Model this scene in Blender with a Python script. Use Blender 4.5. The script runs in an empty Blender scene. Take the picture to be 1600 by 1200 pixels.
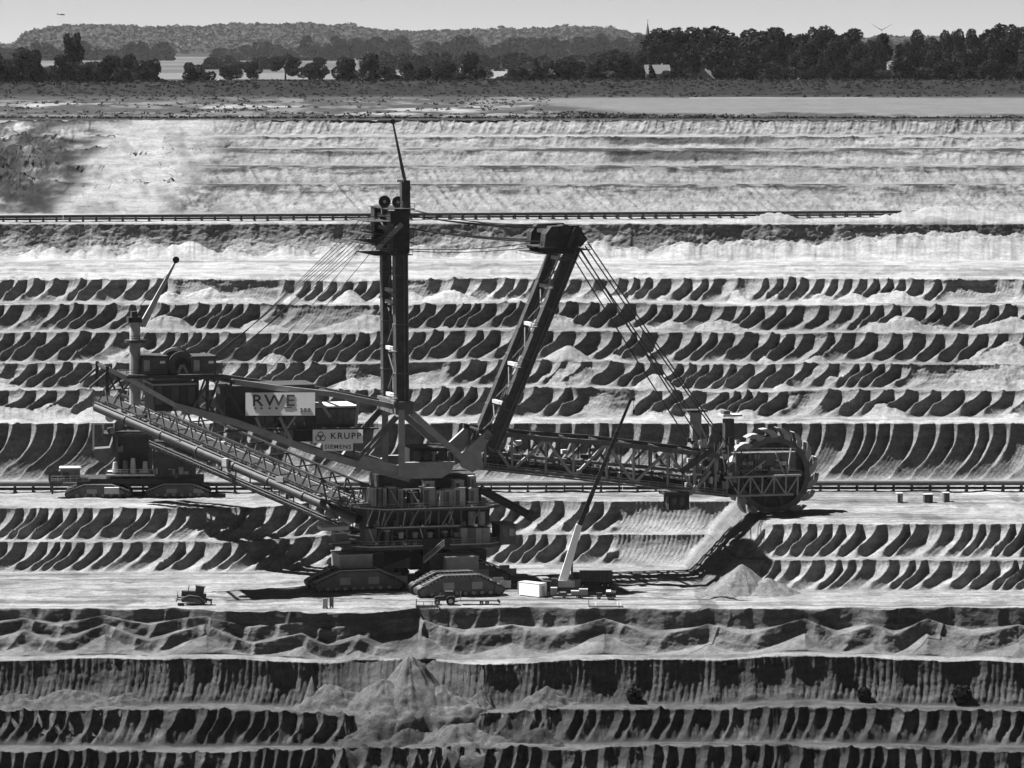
import bpy, bmesh, math, random
import numpy as np
from mathutils import Vector, Matrix
random.seed(7); rng = np.random.default_rng(11)
sc = bpy.context.scene; COL = sc.collection
# ------------------------------------------------------------------ camera
F = 6300.0                                   # focal length in pixels of a 1600 px wide frame
TILT = math.atan(525.0 / F); CT, ST = math.cos(TILT), math.sin(TILT)
CAMZ = 119.0
cam_d = bpy.data.cameras.new('camera'); cam_d.sensor_width = 36.0; cam_d.lens = F / 1600 * 36
cam_d.clip_start = 1.0; cam_d.clip_end = 60000
cam = bpy.data.objects.new('camera', cam_d); COL.objects.link(cam)
cam.location = (0, 0, CAMZ); cam.rotation_euler = (math.pi / 2 - TILT, 0, 0)
sc.camera = cam
# ------------------------------------------------------------------ sky and sun
SUN = Vector((-0.50, 0.15, 0.86)).normalized()        # towards the sun: from the left, a little behind the scene, high
SUN_EL = math.asin(SUN.z); SUN_AZ = math.atan2(SUN.x, SUN.y)
world = bpy.data.worlds.new('World'); sc.world = world; world.use_nodes = True
wt = world.node_tree; wt.nodes.clear()
sky = wt.nodes.new('ShaderNodeTexSky'); sky.sky_type = 'NISHITA'; sky.sun_disc = False
sky.sun_elevation = SUN_EL; sky.sun_rotation = SUN_AZ
sky.air_density = 0.2; sky.dust_density = 0.0; sky.ozone_density = 1.0
sep = wt.nodes.new('ShaderNodeSeparateColor')            # black and white film behind a red filter: the red record only
bg = wt.nodes.new('ShaderNodeBackground'); bg.inputs['Strength'].default_value = 0.05
wo = wt.nodes.new('ShaderNodeOutputWorld')
wt.links.new(sky.outputs[0], sep.inputs[0]); wt.links.new(sep.outputs[0], bg.inputs[0]); wt.links.new(bg.outputs[0], wo.inputs[0])
sun_d = bpy.data.lights.new('sun', 'SUN'); sun_d.energy = 5.0; sun_d.angle = math.radians(0.5); sun_d.color = (1, 1, 1)
sun = bpy.data.objects.new('sun', sun_d); COL.objects.link(sun)
sun.rotation_euler = SUN.to_track_quat('Z', 'Y').to_euler(); sun.location = (300, 800, 500)
sc.view_settings.view_transform = 'Standard'; sc.view_settings.look = 'None'
sc.view_settings.exposure = 1.85; sc.view_settings.gamma = 1.0; sc.view_settings.use_curve_mapping = False
sc.render.engine = 'CYCLES'
# ------------------------------------------------------------------ helpers
def kpx(py):                                             # tangent of the depression of an image row
    b = (600 - py) / F
    return (ST - CT * b) / (CT + ST * b)
def ray(px, py):
    a = (px - 800) / F; b = (600 - py) / F
    return Vector((a, CT + ST * b, -ST + CT * b))
def WY(px, py, Y):                                       # point at distance Y seen at a pixel
    d = ray(px, py); t = Y / d.y
    return Vector((d.x * t, Y, CAMZ + d.z * t))
def WZ(px, py, z):                                       # point at height z seen at a pixel
    d = ray(px, py); t = (z - CAMZ) / d.z
    return Vector((d.x * t, d.y * t, z))
def tag(o, label=None, cat=None, group=None, kind=None):
    if label: o['label'] = label
    if cat: o['category'] = cat
    if group: o['group'] = group
    if kind: o['kind'] = kind
    return o
def thing(name, loc, label, cat, group=None, rz=0.0):
    o = bpy.data.objects.new(name, None); COL.objects.link(o); o.location = loc; o.rotation_euler = (0, 0, rz)
    o.empty_display_size = 1.0
    return tag(o, label, cat, group)
def copy_tree(o, parent=None):
    c = o.copy(); COL.objects.link(c); c.parent = parent
    for ch in list(o.children): copy_tree(ch, c)
    return c

ONES = 'first second third fourth fifth sixth seventh eighth ninth tenth eleventh twelfth thirteenth fourteenth fifteenth sixteenth seventeenth eighteenth nineteenth'.split()
def ordinal(n):
    if n <= 19: return ONES[n - 1]
    t = ['twent', 'thirt', 'fort', 'fift'][n // 10 - 2]; return t + 'ieth' if n % 10 == 0 else t + 'y-' + ONES[n % 10 - 1]
MATS = {}
def mat(name, alb, rough=0.8, var=0.35, scale=1.0, metal=0.0, bump=0.0, stretch=(1, 1, 1), spec=0.3):
    """grey paint, steel or earth: base grey broken by two noises"""
    if name in MATS: return MATS[name]
    m = bpy.data.materials.new(name); m.use_nodes = True; t = m.node_tree; b = t.nodes['Principled BSDF']
    tc = t.nodes.new('ShaderNodeTexCoord'); mp = t.nodes.new('ShaderNodeMapping'); mp.inputs['Scale'].default_value = stretch
    t.links.new(tc.outputs['Object'], mp.inputs[0])
    n1 = t.nodes.new('ShaderNodeTexNoise'); n1.inputs['Scale'].default_value = scale; n1.inputs['Detail'].default_value = 6; n1.inputs['Roughness'].default_value = 0.65
    t.links.new(mp.outputs[0], n1.inputs['Vector'])
    mr = t.nodes.new('ShaderNodeMapRange'); mr.inputs['From Min'].default_value = 0.3; mr.inputs['From Max'].default_value = 0.7
    mr.inputs['To Min'].default_value = alb * (1 - var); mr.inputs['To Max'].default_value = alb * (1 + var)
    t.links.new(n1.outputs['Fac'], mr.inputs['Value']); t.links.new(mr.outputs[0], b.inputs['Base Color'])
    b.inputs['Roughness'].default_value = rough; b.inputs['Metallic'].default_value = metal
    b.inputs['Specular IOR Level'].default_value = spec
    if bump:
        bp = t.nodes.new('ShaderNodeBump'); bp.inputs['Strength'].default_value = bump; bp.inputs['Distance'].default_value = 0.3
        t.links.new(n1.outputs['Fac'], bp.inputs['Height']); t.links.new(bp.outputs[0], b.inputs['Normal'])
    MATS[name] = m
    return m

class MB:
    """collects boxes, bars and tubes, then becomes ONE mesh object"""
    def __init__(s): s.v = []; s.f = []; s.smooth = False
    def add(s, vs, fs):
        o = len(s.v); s.v += [tuple(v) for v in vs]; s.f += [tuple(i + o for i in f) for f in fs]; return s
    def hexa(s, c):                                      # 8 corners: bottom 4 ccw, top 4 ccw
        return s.add(c, [(3, 2, 1, 0), (4, 5, 6, 7), (0, 1, 5, 4), (1, 2, 6, 5), (2, 3, 7, 6), (3, 0, 4, 7)])
    def box(s, c, sx, sy, sz, ax=None, ay=None, az=None):  # box whose BOTTOM centre is c
        ax = ax or Vector((1, 0, 0)); ay = ay or Vector((0, 1, 0)); az = az or Vector((0, 0, 1)); c = Vector(c)
        q = []
        for k in (0, 1):
            for i, j in ((-1, -1), (1, -1), (1, 1), (-1, 1)): q.append(c + ax * (i * sx / 2) + ay * (j * sy / 2) + az * (k * sz))
        return s.hexa(q)
    def bar(s, p, q, w, h=None, up=None, w2=None, h2=None):
        p = Vector(p); q = Vector(q); h = h or w; w2 = w2 or w; h2 = h2 or (h if w2 == w else w2)
        d = (q - p).normalized(); up = up or Vector((0, 0, 1))
        if abs(d.dot(up)) > 0.98: up = Vector((0, 1, 0))
        x = d.cross(up).normalized(); y = x.cross(d).normalized(); c = []
        for o, ww, hh in ((p, w, h), (q, w2, h2)):
            for i, j in ((-1, -1), (1, -1), (1, 1), (-1, 1)): c.append(o + x * (i * ww / 2) + y * (j * hh / 2))
        return s.hexa(c)
    def tube(s, p, q, r, r2=None, n=10, cap=True):
        p = Vector(p); q = Vector(q); r2 = r if r2 is None else r2; d = (q - p).normalized()
        up = Vector((0, 0, 1)) if abs(d.z) < 0.95 else Vector((0, 1, 0))
        x = d.cross(up).normalized(); y = x.cross(d).normalized(); vs = []
        for o, rr in ((p, r), (q, r2)):
            for i in range(n):
                a = 2 * math.pi * i / n; vs.append(o + x * (rr * math.cos(a)) + y * (rr * math.sin(a)))
        fs = [(i, (i + 1) % n, n + (i + 1) % n, n + i) for i in range(n)]
        if cap: fs += [tuple(range(n))[::-1], tuple(range(n, 2 * n))]
        return s.add(vs, fs)
    def prism(s, pts, dv):                               # polygon pushed along a vector
        dv = Vector(dv); n = len(pts); vs = [Vector(p) for p in pts] + [Vector(p) + dv for p in pts]
        return s.add(vs, [tuple(range(n))[::-1], tuple(range(n, 2 * n))] + [(i, (i + 1) % n, n + (i + 1) % n, n + i) for i in range(n)])
    def ring(s, c, ax, ay, r0, r1, th, n=32, a0=0.0, a1=2 * math.pi):   # flat ring of thickness th along ax x ay
        az = ax.cross(ay); full = abs(a1 - a0 - 2 * math.pi) < 1e-6; m = n if full else n + 1; vs = []
        for k in range(m):
            a = a0 + (a1 - a0) * k / n; e = ax * math.cos(a) + ay * math.sin(a)
            for r, h in ((r0, -1), (r1, -1), (r1, 1), (r0, 1)): vs.append(c + e * r + az * (h * th / 2))
        fs = []
        for k in range(n):
            i = 4 * k; j = 4 * ((k + 1) % m)
            for u in range(4): w = (u + 1) % 4; fs.append((i + u, i + w, j + w, j + u))
        if not full: fs += [(0, 1, 2, 3), (4 * n + 3, 4 * n + 2, 4 * n + 1, 4 * n)]
        return s.add(vs, fs)
    def build(s, name, m, parent=None, org=None, fix=False):
        me = bpy.data.meshes.new(name); o0 = Vector(org) if org is not None else Vector((0, 0, 0))
        me.from_pydata([tuple(Vector(v) - o0) for v in s.v], [], s.f); me.update()
        if fix:
            b = bmesh.new(); b.from_mesh(me); bmesh.ops.recalc_face_normals(b, faces=b.faces); b.to_mesh(me); b.free()
        if s.smooth: me.polygons.foreach_set('use_smooth', [True] * len(me.polygons))
        if m: me.materials.append(m)
        o = bpy.data.objects.new(name, me); COL.objects.link(o)
        if parent: o.parent = parent
        return o

def lattice(seed, n=256):
    return np.random.default_rng(seed).random((n, n)).astype(np.float32)
_L = {}
def vnoise(x, y, seed=0):
    if seed not in _L: _L[seed] = lattice(seed + 100)
    T = _L[seed]; xi = np.floor(x).astype(int); yi = np.floor(y).astype(int); fx = x - xi; fy = y - yi
    fx = fx * fx * (3 - 2 * fx); fy = fy * fy * (3 - 2 * fy); a = xi & 255; b = yi & 255; a1 = (a + 1) & 255; b1 = (b + 1) & 255
    return (T[a, b] * (1 - fx) + T[a1, b] * fx) * (1 - fy) + (T[a, b1] * (1 - fx) + T[a1, b1] * fx) * fy
def fbm(x, y, seed=0, oct=4, rough=0.5):
    r = 0; a = 1; t = 0
    for i in range(oct): r = r + a * vnoise(x * 2 ** i + 17.3 * i, y * 2 ** i + 5.1 * i, seed + i); t += a; a *= rough
    return r / t
def sstep(a, b, x):
    t = np.clip((x - a) / (b - a), 0, 1); return t * t * (3 - 2 * t)
def grid_mesh(name, X, Y, Z, m, attrs=None, smooth=True):
    R, C = X.shape; co = np.stack([X, Y, Z], -1).reshape(-1, 3).astype(np.float32)
    me = bpy.data.meshes.new(name); me.vertices.add(R * C); me.vertices.foreach_set('co', co.ravel())
    i = np.arange((R - 1) * (C - 1)); r = i // (C - 1); c = i % (C - 1); a = r * C + c
    q = np.stack([a, a + 1, a + C + 1, a + C], -1).astype(np.int32); nf = len(q)
    me.loops.add(nf * 4); me.loops.foreach_set('vertex_index', q.ravel())
    me.polygons.add(nf); me.polygons.foreach_set('loop_start', np.arange(nf, dtype=np.int32) * 4)
    me.polygons.foreach_set('loop_total', np.full(nf, 4, dtype=np.int32))
    if smooth: me.polygons.foreach_set('use_smooth', np.ones(nf, dtype=bool))
    me.update(calc_edges=True); me.validate()
    for k, v in (attrs or {}).items():
        at = me.attributes.new(k, 'FLOAT', 'POINT'); at.data.foreach_set('value', v.astype(np.float32).ravel())
    me.materials.append(m)
    o = bpy.data.objects.new(name, me); COL.objects.link(o)
    return o
def earth_material(name, bump=0.7):
    """soil whose grey follows the strata attribute, broken by grain and clods"""
    m = bpy.data.materials.new(name); m.use_nodes = True; t = m.node_tree; b = t.nodes['Principled BSDF']
    at = t.nodes.new('ShaderNodeAttribute'); at.attribute_name = 'soil'
    tc = t.nodes.new('ShaderNodeTexCoord')
    mp = t.nodes.new('ShaderNodeMapping'); mp.inputs['Scale'].default_value = (0.25, 0.25, 1.2); t.links.new(tc.outputs['Object'], mp.inputs[0])
    n1 = t.nodes.new('ShaderNodeTexNoise'); n1.inputs['Scale'].default_value = 0.5; n1.inputs['Detail'].default_value = 7; n1.inputs['Roughness'].default_value = 0.7
    t.links.new(mp.outputs[0], n1.inputs['Vector'])
    n2 = t.nodes.new('ShaderNodeTexNoise'); n2.inputs['Scale'].default_value = 0.7; n2.inputs['Detail'].default_value = 8; n2.inputs['Roughness'].default_value = 0.72
    t.links.new(tc.outputs['Object'], n2.inputs['Vector'])
    m1 = t.nodes.new('ShaderNodeMapRange'); m1.inputs['From Min'].default_value = 0.3; m1.inputs['From Max'].default_value = 0.7; m1.inputs['To Min'].default_value = 0.62; m1.inputs['To Max'].default_value = 1.32
    t.links.new(n1.outputs['Fac'], m1.inputs['Value'])
    m2 = t.nodes.new('ShaderNodeMapRange'); m2.inputs['From Min'].default_value = 0.3; m2.inputs['From Max'].default_value = 0.7; m2.inputs['To Min'].default_value = 0.7; m2.inputs['To Max'].default_value = 1.25
    t.links.new(n2.outputs['Fac'], m2.inputs['Value'])
    p1 = t.nodes.new('ShaderNodeMath'); p1.operation = 'MULTIPLY'; t.links.new(m1.outputs[0], p1.inputs[0]); t.links.new(m2.outputs[0], p1.inputs[1])
    p2 = t.nodes.new('ShaderNodeMath'); p2.operation = 'MULTIPLY'; t.links.new(p1.outputs[0], p2.inputs[0]); t.links.new(at.outputs['Fac'], p2.inputs[1])
    n3 = t.nodes.new('ShaderNodeTexNoise'); n3.inputs['Scale'].default_value = 2.6; n3.inputs['Detail'].default_value = 4; n3.inputs['Roughness'].default_value = 0.75; t.links.new(tc.outputs['Object'], n3.inputs['Vector'])
    m3 = t.nodes.new('ShaderNodeMapRange'); m3.inputs['From Min'].default_value = 0.3; m3.inputs['From Max'].default_value = 0.7; m3.inputs['To Min'].default_value = 0.68; m3.inputs['To Max'].default_value = 1.28
    t.links.new(n3.outputs['Fac'], m3.inputs['Value']); p3 = t.nodes.new('ShaderNodeMath'); p3.operation = 'MULTIPLY'; t.links.new(p2.outputs[0], p3.inputs[0]); t.links.new(m3.outputs[0], p3.inputs[1])
    t.links.new(p3.outputs[0], b.inputs['Base Color'])
    b.inputs['Roughness'].default_value = 0.95; b.inputs['Specular IOR Level'].default_value = 0.1
    bp = t.nodes.new('ShaderNodeBump'); bp.inputs['Strength'].default_value = bump; bp.inputs['Distance'].default_value = 0.6
    t.links.new(n2.outputs['Fac'], bp.inputs['Height']); t.links.new(bp.outputs[0], b.inputs['Normal'])
    return m
# ------------------------------------------------------------------ the pit: benches and faces from the foreground up to the rim
EARTH = earth_material('earth')
UP = [  # kind, row of the top edge, slope, options         (from the excavator's bench upwards)
    ('flat', 887, dict(soil=.50)),
    ('face', 840, dict(m=.76, P=4.3, d=2.1, k=.75, cen=0.44, tooth=.1, soil=.46, tag='A')), ('flat', 838, dict(soil=.46, tag='A')),
    ('face', 787, dict(m=.82, P=4.3, d=2.1, k=.7, cen=0.44, tooth=.1, soil=.46, tag='A')), ('flat', 751, dict(soil=.50)),
    ('face', 661, dict(m=.85, P=5.0, d=2.2, k=.6, cen=0.74, tooth=.1, soil=.36, tag='B')), ('flat', 652, dict(soil=.60)),
    ('face', 609, dict(m=.82, P=5.4, d=2.7, k=.85, cen=0.48, tooth=.1, soil=.40, tag='C', heap=.9)), ('flat', 606.5, dict(soil=.44)),
    ('face', 567, dict(m=.82, P=5.0, d=2.6, k=.85, cen=0.48, tooth=.1, soil=.40, tag='C', heap=.6)), ('flat', 565, dict(soil=.42)),
    ('face', 519, dict(m=.84, P=5.2, d=2.6, k=.8, cen=0.48, tooth=.1, soil=.36, tag='C', heap=.5)), ('flat', 515.5, dict(soil=.42)),
    ('face', 475, dict(m=.82, P=4.8, d=2.5, k=.75, cen=0.48, tooth=.1, soil=.34, tag='C', heap=1.1)), ('flat', 470, dict(soil=.5)),
    ('face', 435, dict(m=.8, P=5.0, d=2.1, k=.6, cen=0.5, tooth=.1, soil=.48, tag='C', heap=1.3)), ('flat', 402, dict(soil=.62)),
    ('face', 350, dict(m=1.5, P=16, d=.5, k=.1, soil=.28, tag='D', heap=2.2)), ('flat', 333, dict(soil=.58)),
    ('face', 291, dict(m=.36, P=5.0, d=.7, k=-.4, soil=.42, tag='E')), ('flat', 287, dict(soil=.36, tag='e')),
    ('face', 263, dict(m=.36, P=5.0, d=.6, k=-.3, soil=.40, tag='E')), ('flat', 258, dict(soil=.34, tag='e')),
    ('face', 236, dict(m=.38, P=6.0, d=.3, k=.3, soil=.40, tag='E')), ('flat', 231, dict(soil=.36, tag='e')),
    ('face', 214, dict(m=.5, P=5.0, d=.3, k=.2, soil=.44, tag='E')), ('flat', 211, dict(soil=.44)),
    ('face', 188, dict(m=.9, P=3.6, d=.35, k=.4, soil=.5, tag='R', tooth=.12)),
]
DOWN = [  # from the excavator's bench towards the camera
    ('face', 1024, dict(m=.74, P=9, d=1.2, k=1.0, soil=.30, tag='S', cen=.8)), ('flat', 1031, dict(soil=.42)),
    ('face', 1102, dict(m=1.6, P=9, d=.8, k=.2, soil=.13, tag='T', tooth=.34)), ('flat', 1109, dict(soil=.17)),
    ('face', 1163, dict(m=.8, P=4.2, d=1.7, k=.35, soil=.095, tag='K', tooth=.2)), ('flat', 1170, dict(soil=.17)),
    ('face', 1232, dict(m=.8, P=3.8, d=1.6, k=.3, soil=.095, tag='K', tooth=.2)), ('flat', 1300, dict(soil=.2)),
]
EDGE = 951.0
def solve(Ya, za, py, kind, m):
    k = kpx(py)
    if kind == 'flat': return (CAMZ - za) / k, za
    Y = (CAMZ - za + m * Ya) / (k + m)
    return Y, za + m * (Y - Ya)
SEGS = []                                                # every strip as toe -> crest
Ya, za, pa = CAMZ / kpx(EDGE), 0.0, EDGE
for kind, py, o in UP:
    Yb, zb = solve(Ya, za, py, kind, o.get('m')); SEGS.append((kind, Ya, za, Yb, zb, abs(pa - py), o)); Ya, za, pa = Yb, zb, py
RIM_Y, RIM_Z = Ya, za
Ya, za, pa = CAMZ / kpx(EDGE), 0.0, EDGE
for kind, py, o in DOWN:
    Yb, zb = solve(Ya, za, py, kind, o.get('m')); SEGS.insert(0, (kind, Yb, zb, Ya, za, abs(pa - py), o)); Ya, za, pa = Yb, zb, py
print('rim', RIM_Y, RIM_Z, [(s[0], round(s[1]), round(s[2], 1)) for s in SEGS])
PX = np.concatenate([np.arange(-420, -20, 7), np.arange(-20, 1620, 1.45), np.arange(1620, 2020, 7)])
NC = len(PX)
def ridge_coord(xg, P, seed):
    """position inside irregularly spaced grooves: 0..1 between two ridges, and the groove's number"""
    r = np.random.default_rng(seed); n = int(1000 / P); w = P * (0.55 + .95 * r.random(n) ** 1.2); e = np.cumsum(w) - 500
    i = np.clip(np.searchsorted(e, xg.ravel()), 1, n - 1).reshape(xg.shape)
    return (xg - e[i - 1]) / (e[i] - e[i - 1]), i
XX, YY, ZZ, SOIL = [], [], [], []
carry = np.zeros(NC); carry_seed = 0
for si, (kind, Ya, za, Yb, zb, hpx, o) in enumerate(SEGS):
    tg = o.get('tag', ''); last = si == len(SEGS) - 1
    n = max(5, int(hpx / (0.95 if kind == 'face' else 2.2))); n = 170 if tg == 'S' else 120 if si in (8, 12) else min(n, 105)
    v = np.linspace(0, 1, n + 1)[:(n + 1 if last else n)][:, None]
    X = (PX - 800)[None, :] / F * (Ya + (Yb - Ya) * v); o0 = np.ones((1, NC))
    pxa = PX[None, :] + 0 * v
    if kind == 'flat':
        Y = Ya + (Yb - Ya) * v + 0 * X; Z = za + 0 * X
        nz = fbm(X / 5, Y / 9, 3 + si) - .5; Z = Z + nz * .8 * np.sin(np.pi * v) ** .5
        Y = Y + carry[None, :] * (1 - v) ** 2
        soil = o['soil'] * (1 + .35 * (fbm(X / 14, Y / 30, 40 + si) - .5)) * (1 - .45 * sstep(.5, .72, fbm(X / 45, Y / 2.6, 45 + si, 5, .6))) * (1 - .3 * sstep(.58, .7, fbm(X / 5, Y / 9, 47 + si, 4, .6)))
        if si in (8, 12):                                # ruts of the crawlers and trucks
            for k in range(16 if si == 8 else 9):
                yc = Ya + (Yb - Ya) * (.06 + .88 * ((k * .618) % 1)); cy = yc + 5 * (fbm(X / 55, 0 * X + k * 2.3, 80 + k % 5, 2) - .5) * 2
                for off in (0, 2.2): soil = soil * (1 - (.34 if k % 3 else -.22) * np.exp(-((Y - cy - off) / .45) ** 2) * sstep(.4, .55, fbm(X / 30, 0 * X + k, 86, 2)))
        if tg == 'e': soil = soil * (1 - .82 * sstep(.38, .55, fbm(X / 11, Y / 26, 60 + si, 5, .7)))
        cur = np.zeros(NC)
    else:
        Wd, H = Yb - Ya, zb - za; mix = {'E': .25, 'R': .1, 'S': .92, 'T': .8, 'D': .55, 'B': .95, 'A': .93, 'C': .88}.get(tg, .8)
        ph = v * math.pi / 2 * .97
        ey, ez = np.sin(ph) / math.sin(math.pi / 2 * .97), (1 - np.cos(ph)) / (1 - math.cos(math.pi / 2 * .97))
        fy = mix * ey + (1 - mix) * v; fz = mix * ez + (1 - mix) * v
        Y = Ya + Wd * fy + 0 * X; Z = za + H * fz + 0 * X
        sy = np.gradient(fy[:, 0]) * Wd; sz = np.gradient(fz[:, 0]) * H; L = np.hypot(sy, sz); ny = (-sz / L)[:, None]; nz = (sy / L)[:, None]
        env = sstep(0, .22, v)
        if tg == 'S':                                    # terraces hung like swags between cusps
            cpx = np.array([-420, -250, -110, 30, 158, 318, 470, 560, 655, 800, 945, 1110, 1262, 1370, 1455, 1600, 1720, 1880, 2040])
            i = np.clip(np.searchsorted(cpx, PX), 1, len(cpx) - 1); w0 = (PX - cpx[i - 1]) / (cpx[i] - cpx[i - 1]); big = np.where(np.isin(cpx, [158, 318, 655, 945, 1262, 1455, -110, 1720]), 1.0, .55)
            cs = np.maximum(big[i - 1] * np.clip(1 - w0 * 1.3, 0, 1) ** 2.3, big[i] * np.clip(1 - (1 - w0) * 1.05, 0, 1) ** 2.2)[None, :]
            nst = np.where(PX < 655, 3.0, 2.0)[None, :]
            pyr = (sstep(520, 640, PX) * (1 - sstep(652, 664, PX)))[None, :]; cs = cs * (1 - pyr)
            vv = v - .62 * (cs - .25) * np.sin(np.pi * v) ** .8 * (1 - .3 * v) + .10 * (fbm(X / 9, v * 2.5 + 0 * X, 9, 3) - .5) * np.sin(np.pi * v)
            t = np.clip(vv, 0, .99999) * nst; fl = np.floor(t); fr = t - fl; st = (fl + .10 * fr + .90 * sstep(.60, 1.0, fr)) / nst; st = st * (1 - pyr) + v * pyr
            Z = za + H * (st + (v - vv))
            w2, gi = ridge_coord(X - .9 * (Y - Ya) + 2 * (fbm(X / 6, Z / 3, 17) - .5), 8.0, 77); c2 = np.abs(2 * np.where(w2 < .85, w2 / .85 * .5, .5 + (w2 - .85) / .15 * .5) - 1) ** 1.4
            env = np.sin(np.pi * v) ** .5; D = (.9 * c2 * (.2 + vnoise(gi * .61, 0 * X, 6)) * (1 - pyr) + .8 * cs + 1.0 * (fbm(X / 5, Z / 2.5, 12) - .5) + .35 * (fbm(X / 1.2, Z, 13, 3) - .5)) * env
            edge = -5 * (sstep(290, 360, PX) - sstep(610, 658, PX)) + 5 * (fbm(PX / 70., 0 * PX, 8, 3) - .5)
            Y = Y - D + edge[None, :] * v; Z = Z + .25 * D * (1 - v) + .9 * (fbm(X / 3, 0 * X, 14, 3) - .5) * sstep(.93, 1, v); cur = edge.copy()
            soil = o['soil'] * (1 - .3 * sstep(.5, .62, fbm(Z / 1.3, X / 50, 21, 3))) * (1 - .25 * sstep(.5, .7, fbm(X / 6, Z / 3, 22, 4)))
        if tg != 'S':
            wig = .8 * (fbm(X / 6, v * 4 + 0 * X, 30 + si) - .5)
            w, gi = ridge_coord(X - o['k'] * (Y - Ya) + wig * .7, o['P'], 50 + si)
            cen = 1 - (1 - o.get('cen', .6)) * (.7 + .6 * vnoise(gi * .73, 0 * X, si)) if True else .42 + .2 * vnoise(gi * .73, 0 * X, si); ww = np.where(w < cen, w / cen * .5, .5 + (w - cen) / (1 - cen) * .5)
            cusp = np.abs(2 * ww - 1) ** 1.35
            amp = o['d'] * (.55 + .8 * vnoise(gi * .61, 0 * X + 7, si + 3))
            low = fbm(X / 26, 0 * X + si * 3.3, 70 + si, 2)
            msk = sstep(.17, .27, low) if tg == 'B' else sstep(.30, .42, low) if tg in 'CE' else 1 + 0 * X
            if tg == 'A': msk = 1 - sstep(952, 975, pxa) * (1 - sstep(1150, 1185, pxa))
            D = amp * cusp * env * msk
            D = D + (.8 if tg == 'C' else .3 if tg in 'AB' else 2.2 if tg == 'E' else .9) * (fbm(X / 7, Z / 3, 90 + si, 4) - .5) * env * (2.6 - 2.1 * msk if tg == 'C' else 1)
            crumb = .16 if tg in 'AB' else .28 if tg == 'C' else .9 if tg == 'E' else .75
            D = D + crumb * (fbm(X / (.8 if tg in 'TK' else 1.3), Z / (5.0 if tg in 'TK' else 1.0), 120 + si, 4, .65) - .5) * env
            if o.get('tooth'):
                D = D + o['tooth'] * np.abs(np.sin(np.pi * (X - (.25 if tg in 'TKR' else o['k']) * (Y - Ya) + .5 * fbm(X / 5, Z / 8, 33)) / (1.35 if tg in 'TKR' else .95))) ** .7 * env * sstep(.25, .5, fbm(X / 12, Z / 9, 34))
            if tg == 'A':
                D = D + .12 * np.abs(np.sin(np.pi * (X - .45 * (Y - Ya)) / 1.15)) * env * (1 - msk)
            if tg == 'E':                                # slumped ground in the upper left corner
                lm = 1 - sstep(250, 420, pxa + 60 * (fbm(X / 20, Z / 8, 44) - .5))
                D = D * (1 - lm * .6) + lm * env * 11 * (fbm(X / 12, Z / 7, 45, 5, .6) - .5)
            if tg == 'D': D = D + 1.2 * (fbm(X / 5, Z / 3, 46) - .5) * (1 - v)
            Y = Y + ny * D; Z = Z + nz * D
            cz = (fbm(X / 9, 0 * X + si, 150 + si, 3) - .5) * 1.3 + (fbm(X / 40, 0 * X + si, 250 + si, 2) - .5) * 1.2
            Y = Y + 2.2 * cz * v; Z = Z + (1.9 if tg in 'CKS' else 1.0) * (fbm(X / 2.2, 0 * X + si, 155 + si, 4) - .5) * sstep(.72, 1, v); cur = (Y[-1] - (Ya + Wd * fy[-1])) if not last else np.zeros(NC)
            soil = o['soil'] * (1 + .5 * (fbm(Z / 1.6 + .1 * X / 9, X / 70, 160 + si, 3) - .5)) * (1 - .18 * sstep(.8, .95, v))
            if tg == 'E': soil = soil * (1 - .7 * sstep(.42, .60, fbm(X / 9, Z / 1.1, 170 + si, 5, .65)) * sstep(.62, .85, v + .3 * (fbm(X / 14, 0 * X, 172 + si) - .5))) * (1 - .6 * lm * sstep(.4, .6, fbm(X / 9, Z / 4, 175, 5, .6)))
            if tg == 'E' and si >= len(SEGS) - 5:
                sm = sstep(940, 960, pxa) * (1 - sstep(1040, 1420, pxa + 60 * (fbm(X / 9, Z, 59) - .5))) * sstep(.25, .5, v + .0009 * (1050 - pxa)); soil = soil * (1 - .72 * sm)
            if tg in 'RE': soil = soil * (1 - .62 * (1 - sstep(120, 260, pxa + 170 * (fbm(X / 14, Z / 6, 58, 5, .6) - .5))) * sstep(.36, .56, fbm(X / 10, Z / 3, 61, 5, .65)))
            if tg == 'R':
                cr = np.min(np.abs(pxa[..., None] + 5 * (v[..., None] - .5) - np.array([145, 262, 338, 400, 512, 690, 1037, 1140, 1178, 1211, 1398, 1496, 1534, 1580])), -1); soil = soil * (1 - .75 * np.exp(-(cr / 1.6) ** 2) * sstep(.1, .4, v))
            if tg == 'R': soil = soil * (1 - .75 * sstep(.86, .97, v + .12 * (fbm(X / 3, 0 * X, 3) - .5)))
            if tg == 'D': soil = np.where(fbm(X / 10, Z / 3.5, 181, 4) + .45 * (.5 - v) > .50, .5, soil)
        if tg == 'K': soil = soil * (.75 + .7 * sstep(.5, .7, fbm(X / 9, Z / 4, 190 + si)))
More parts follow.
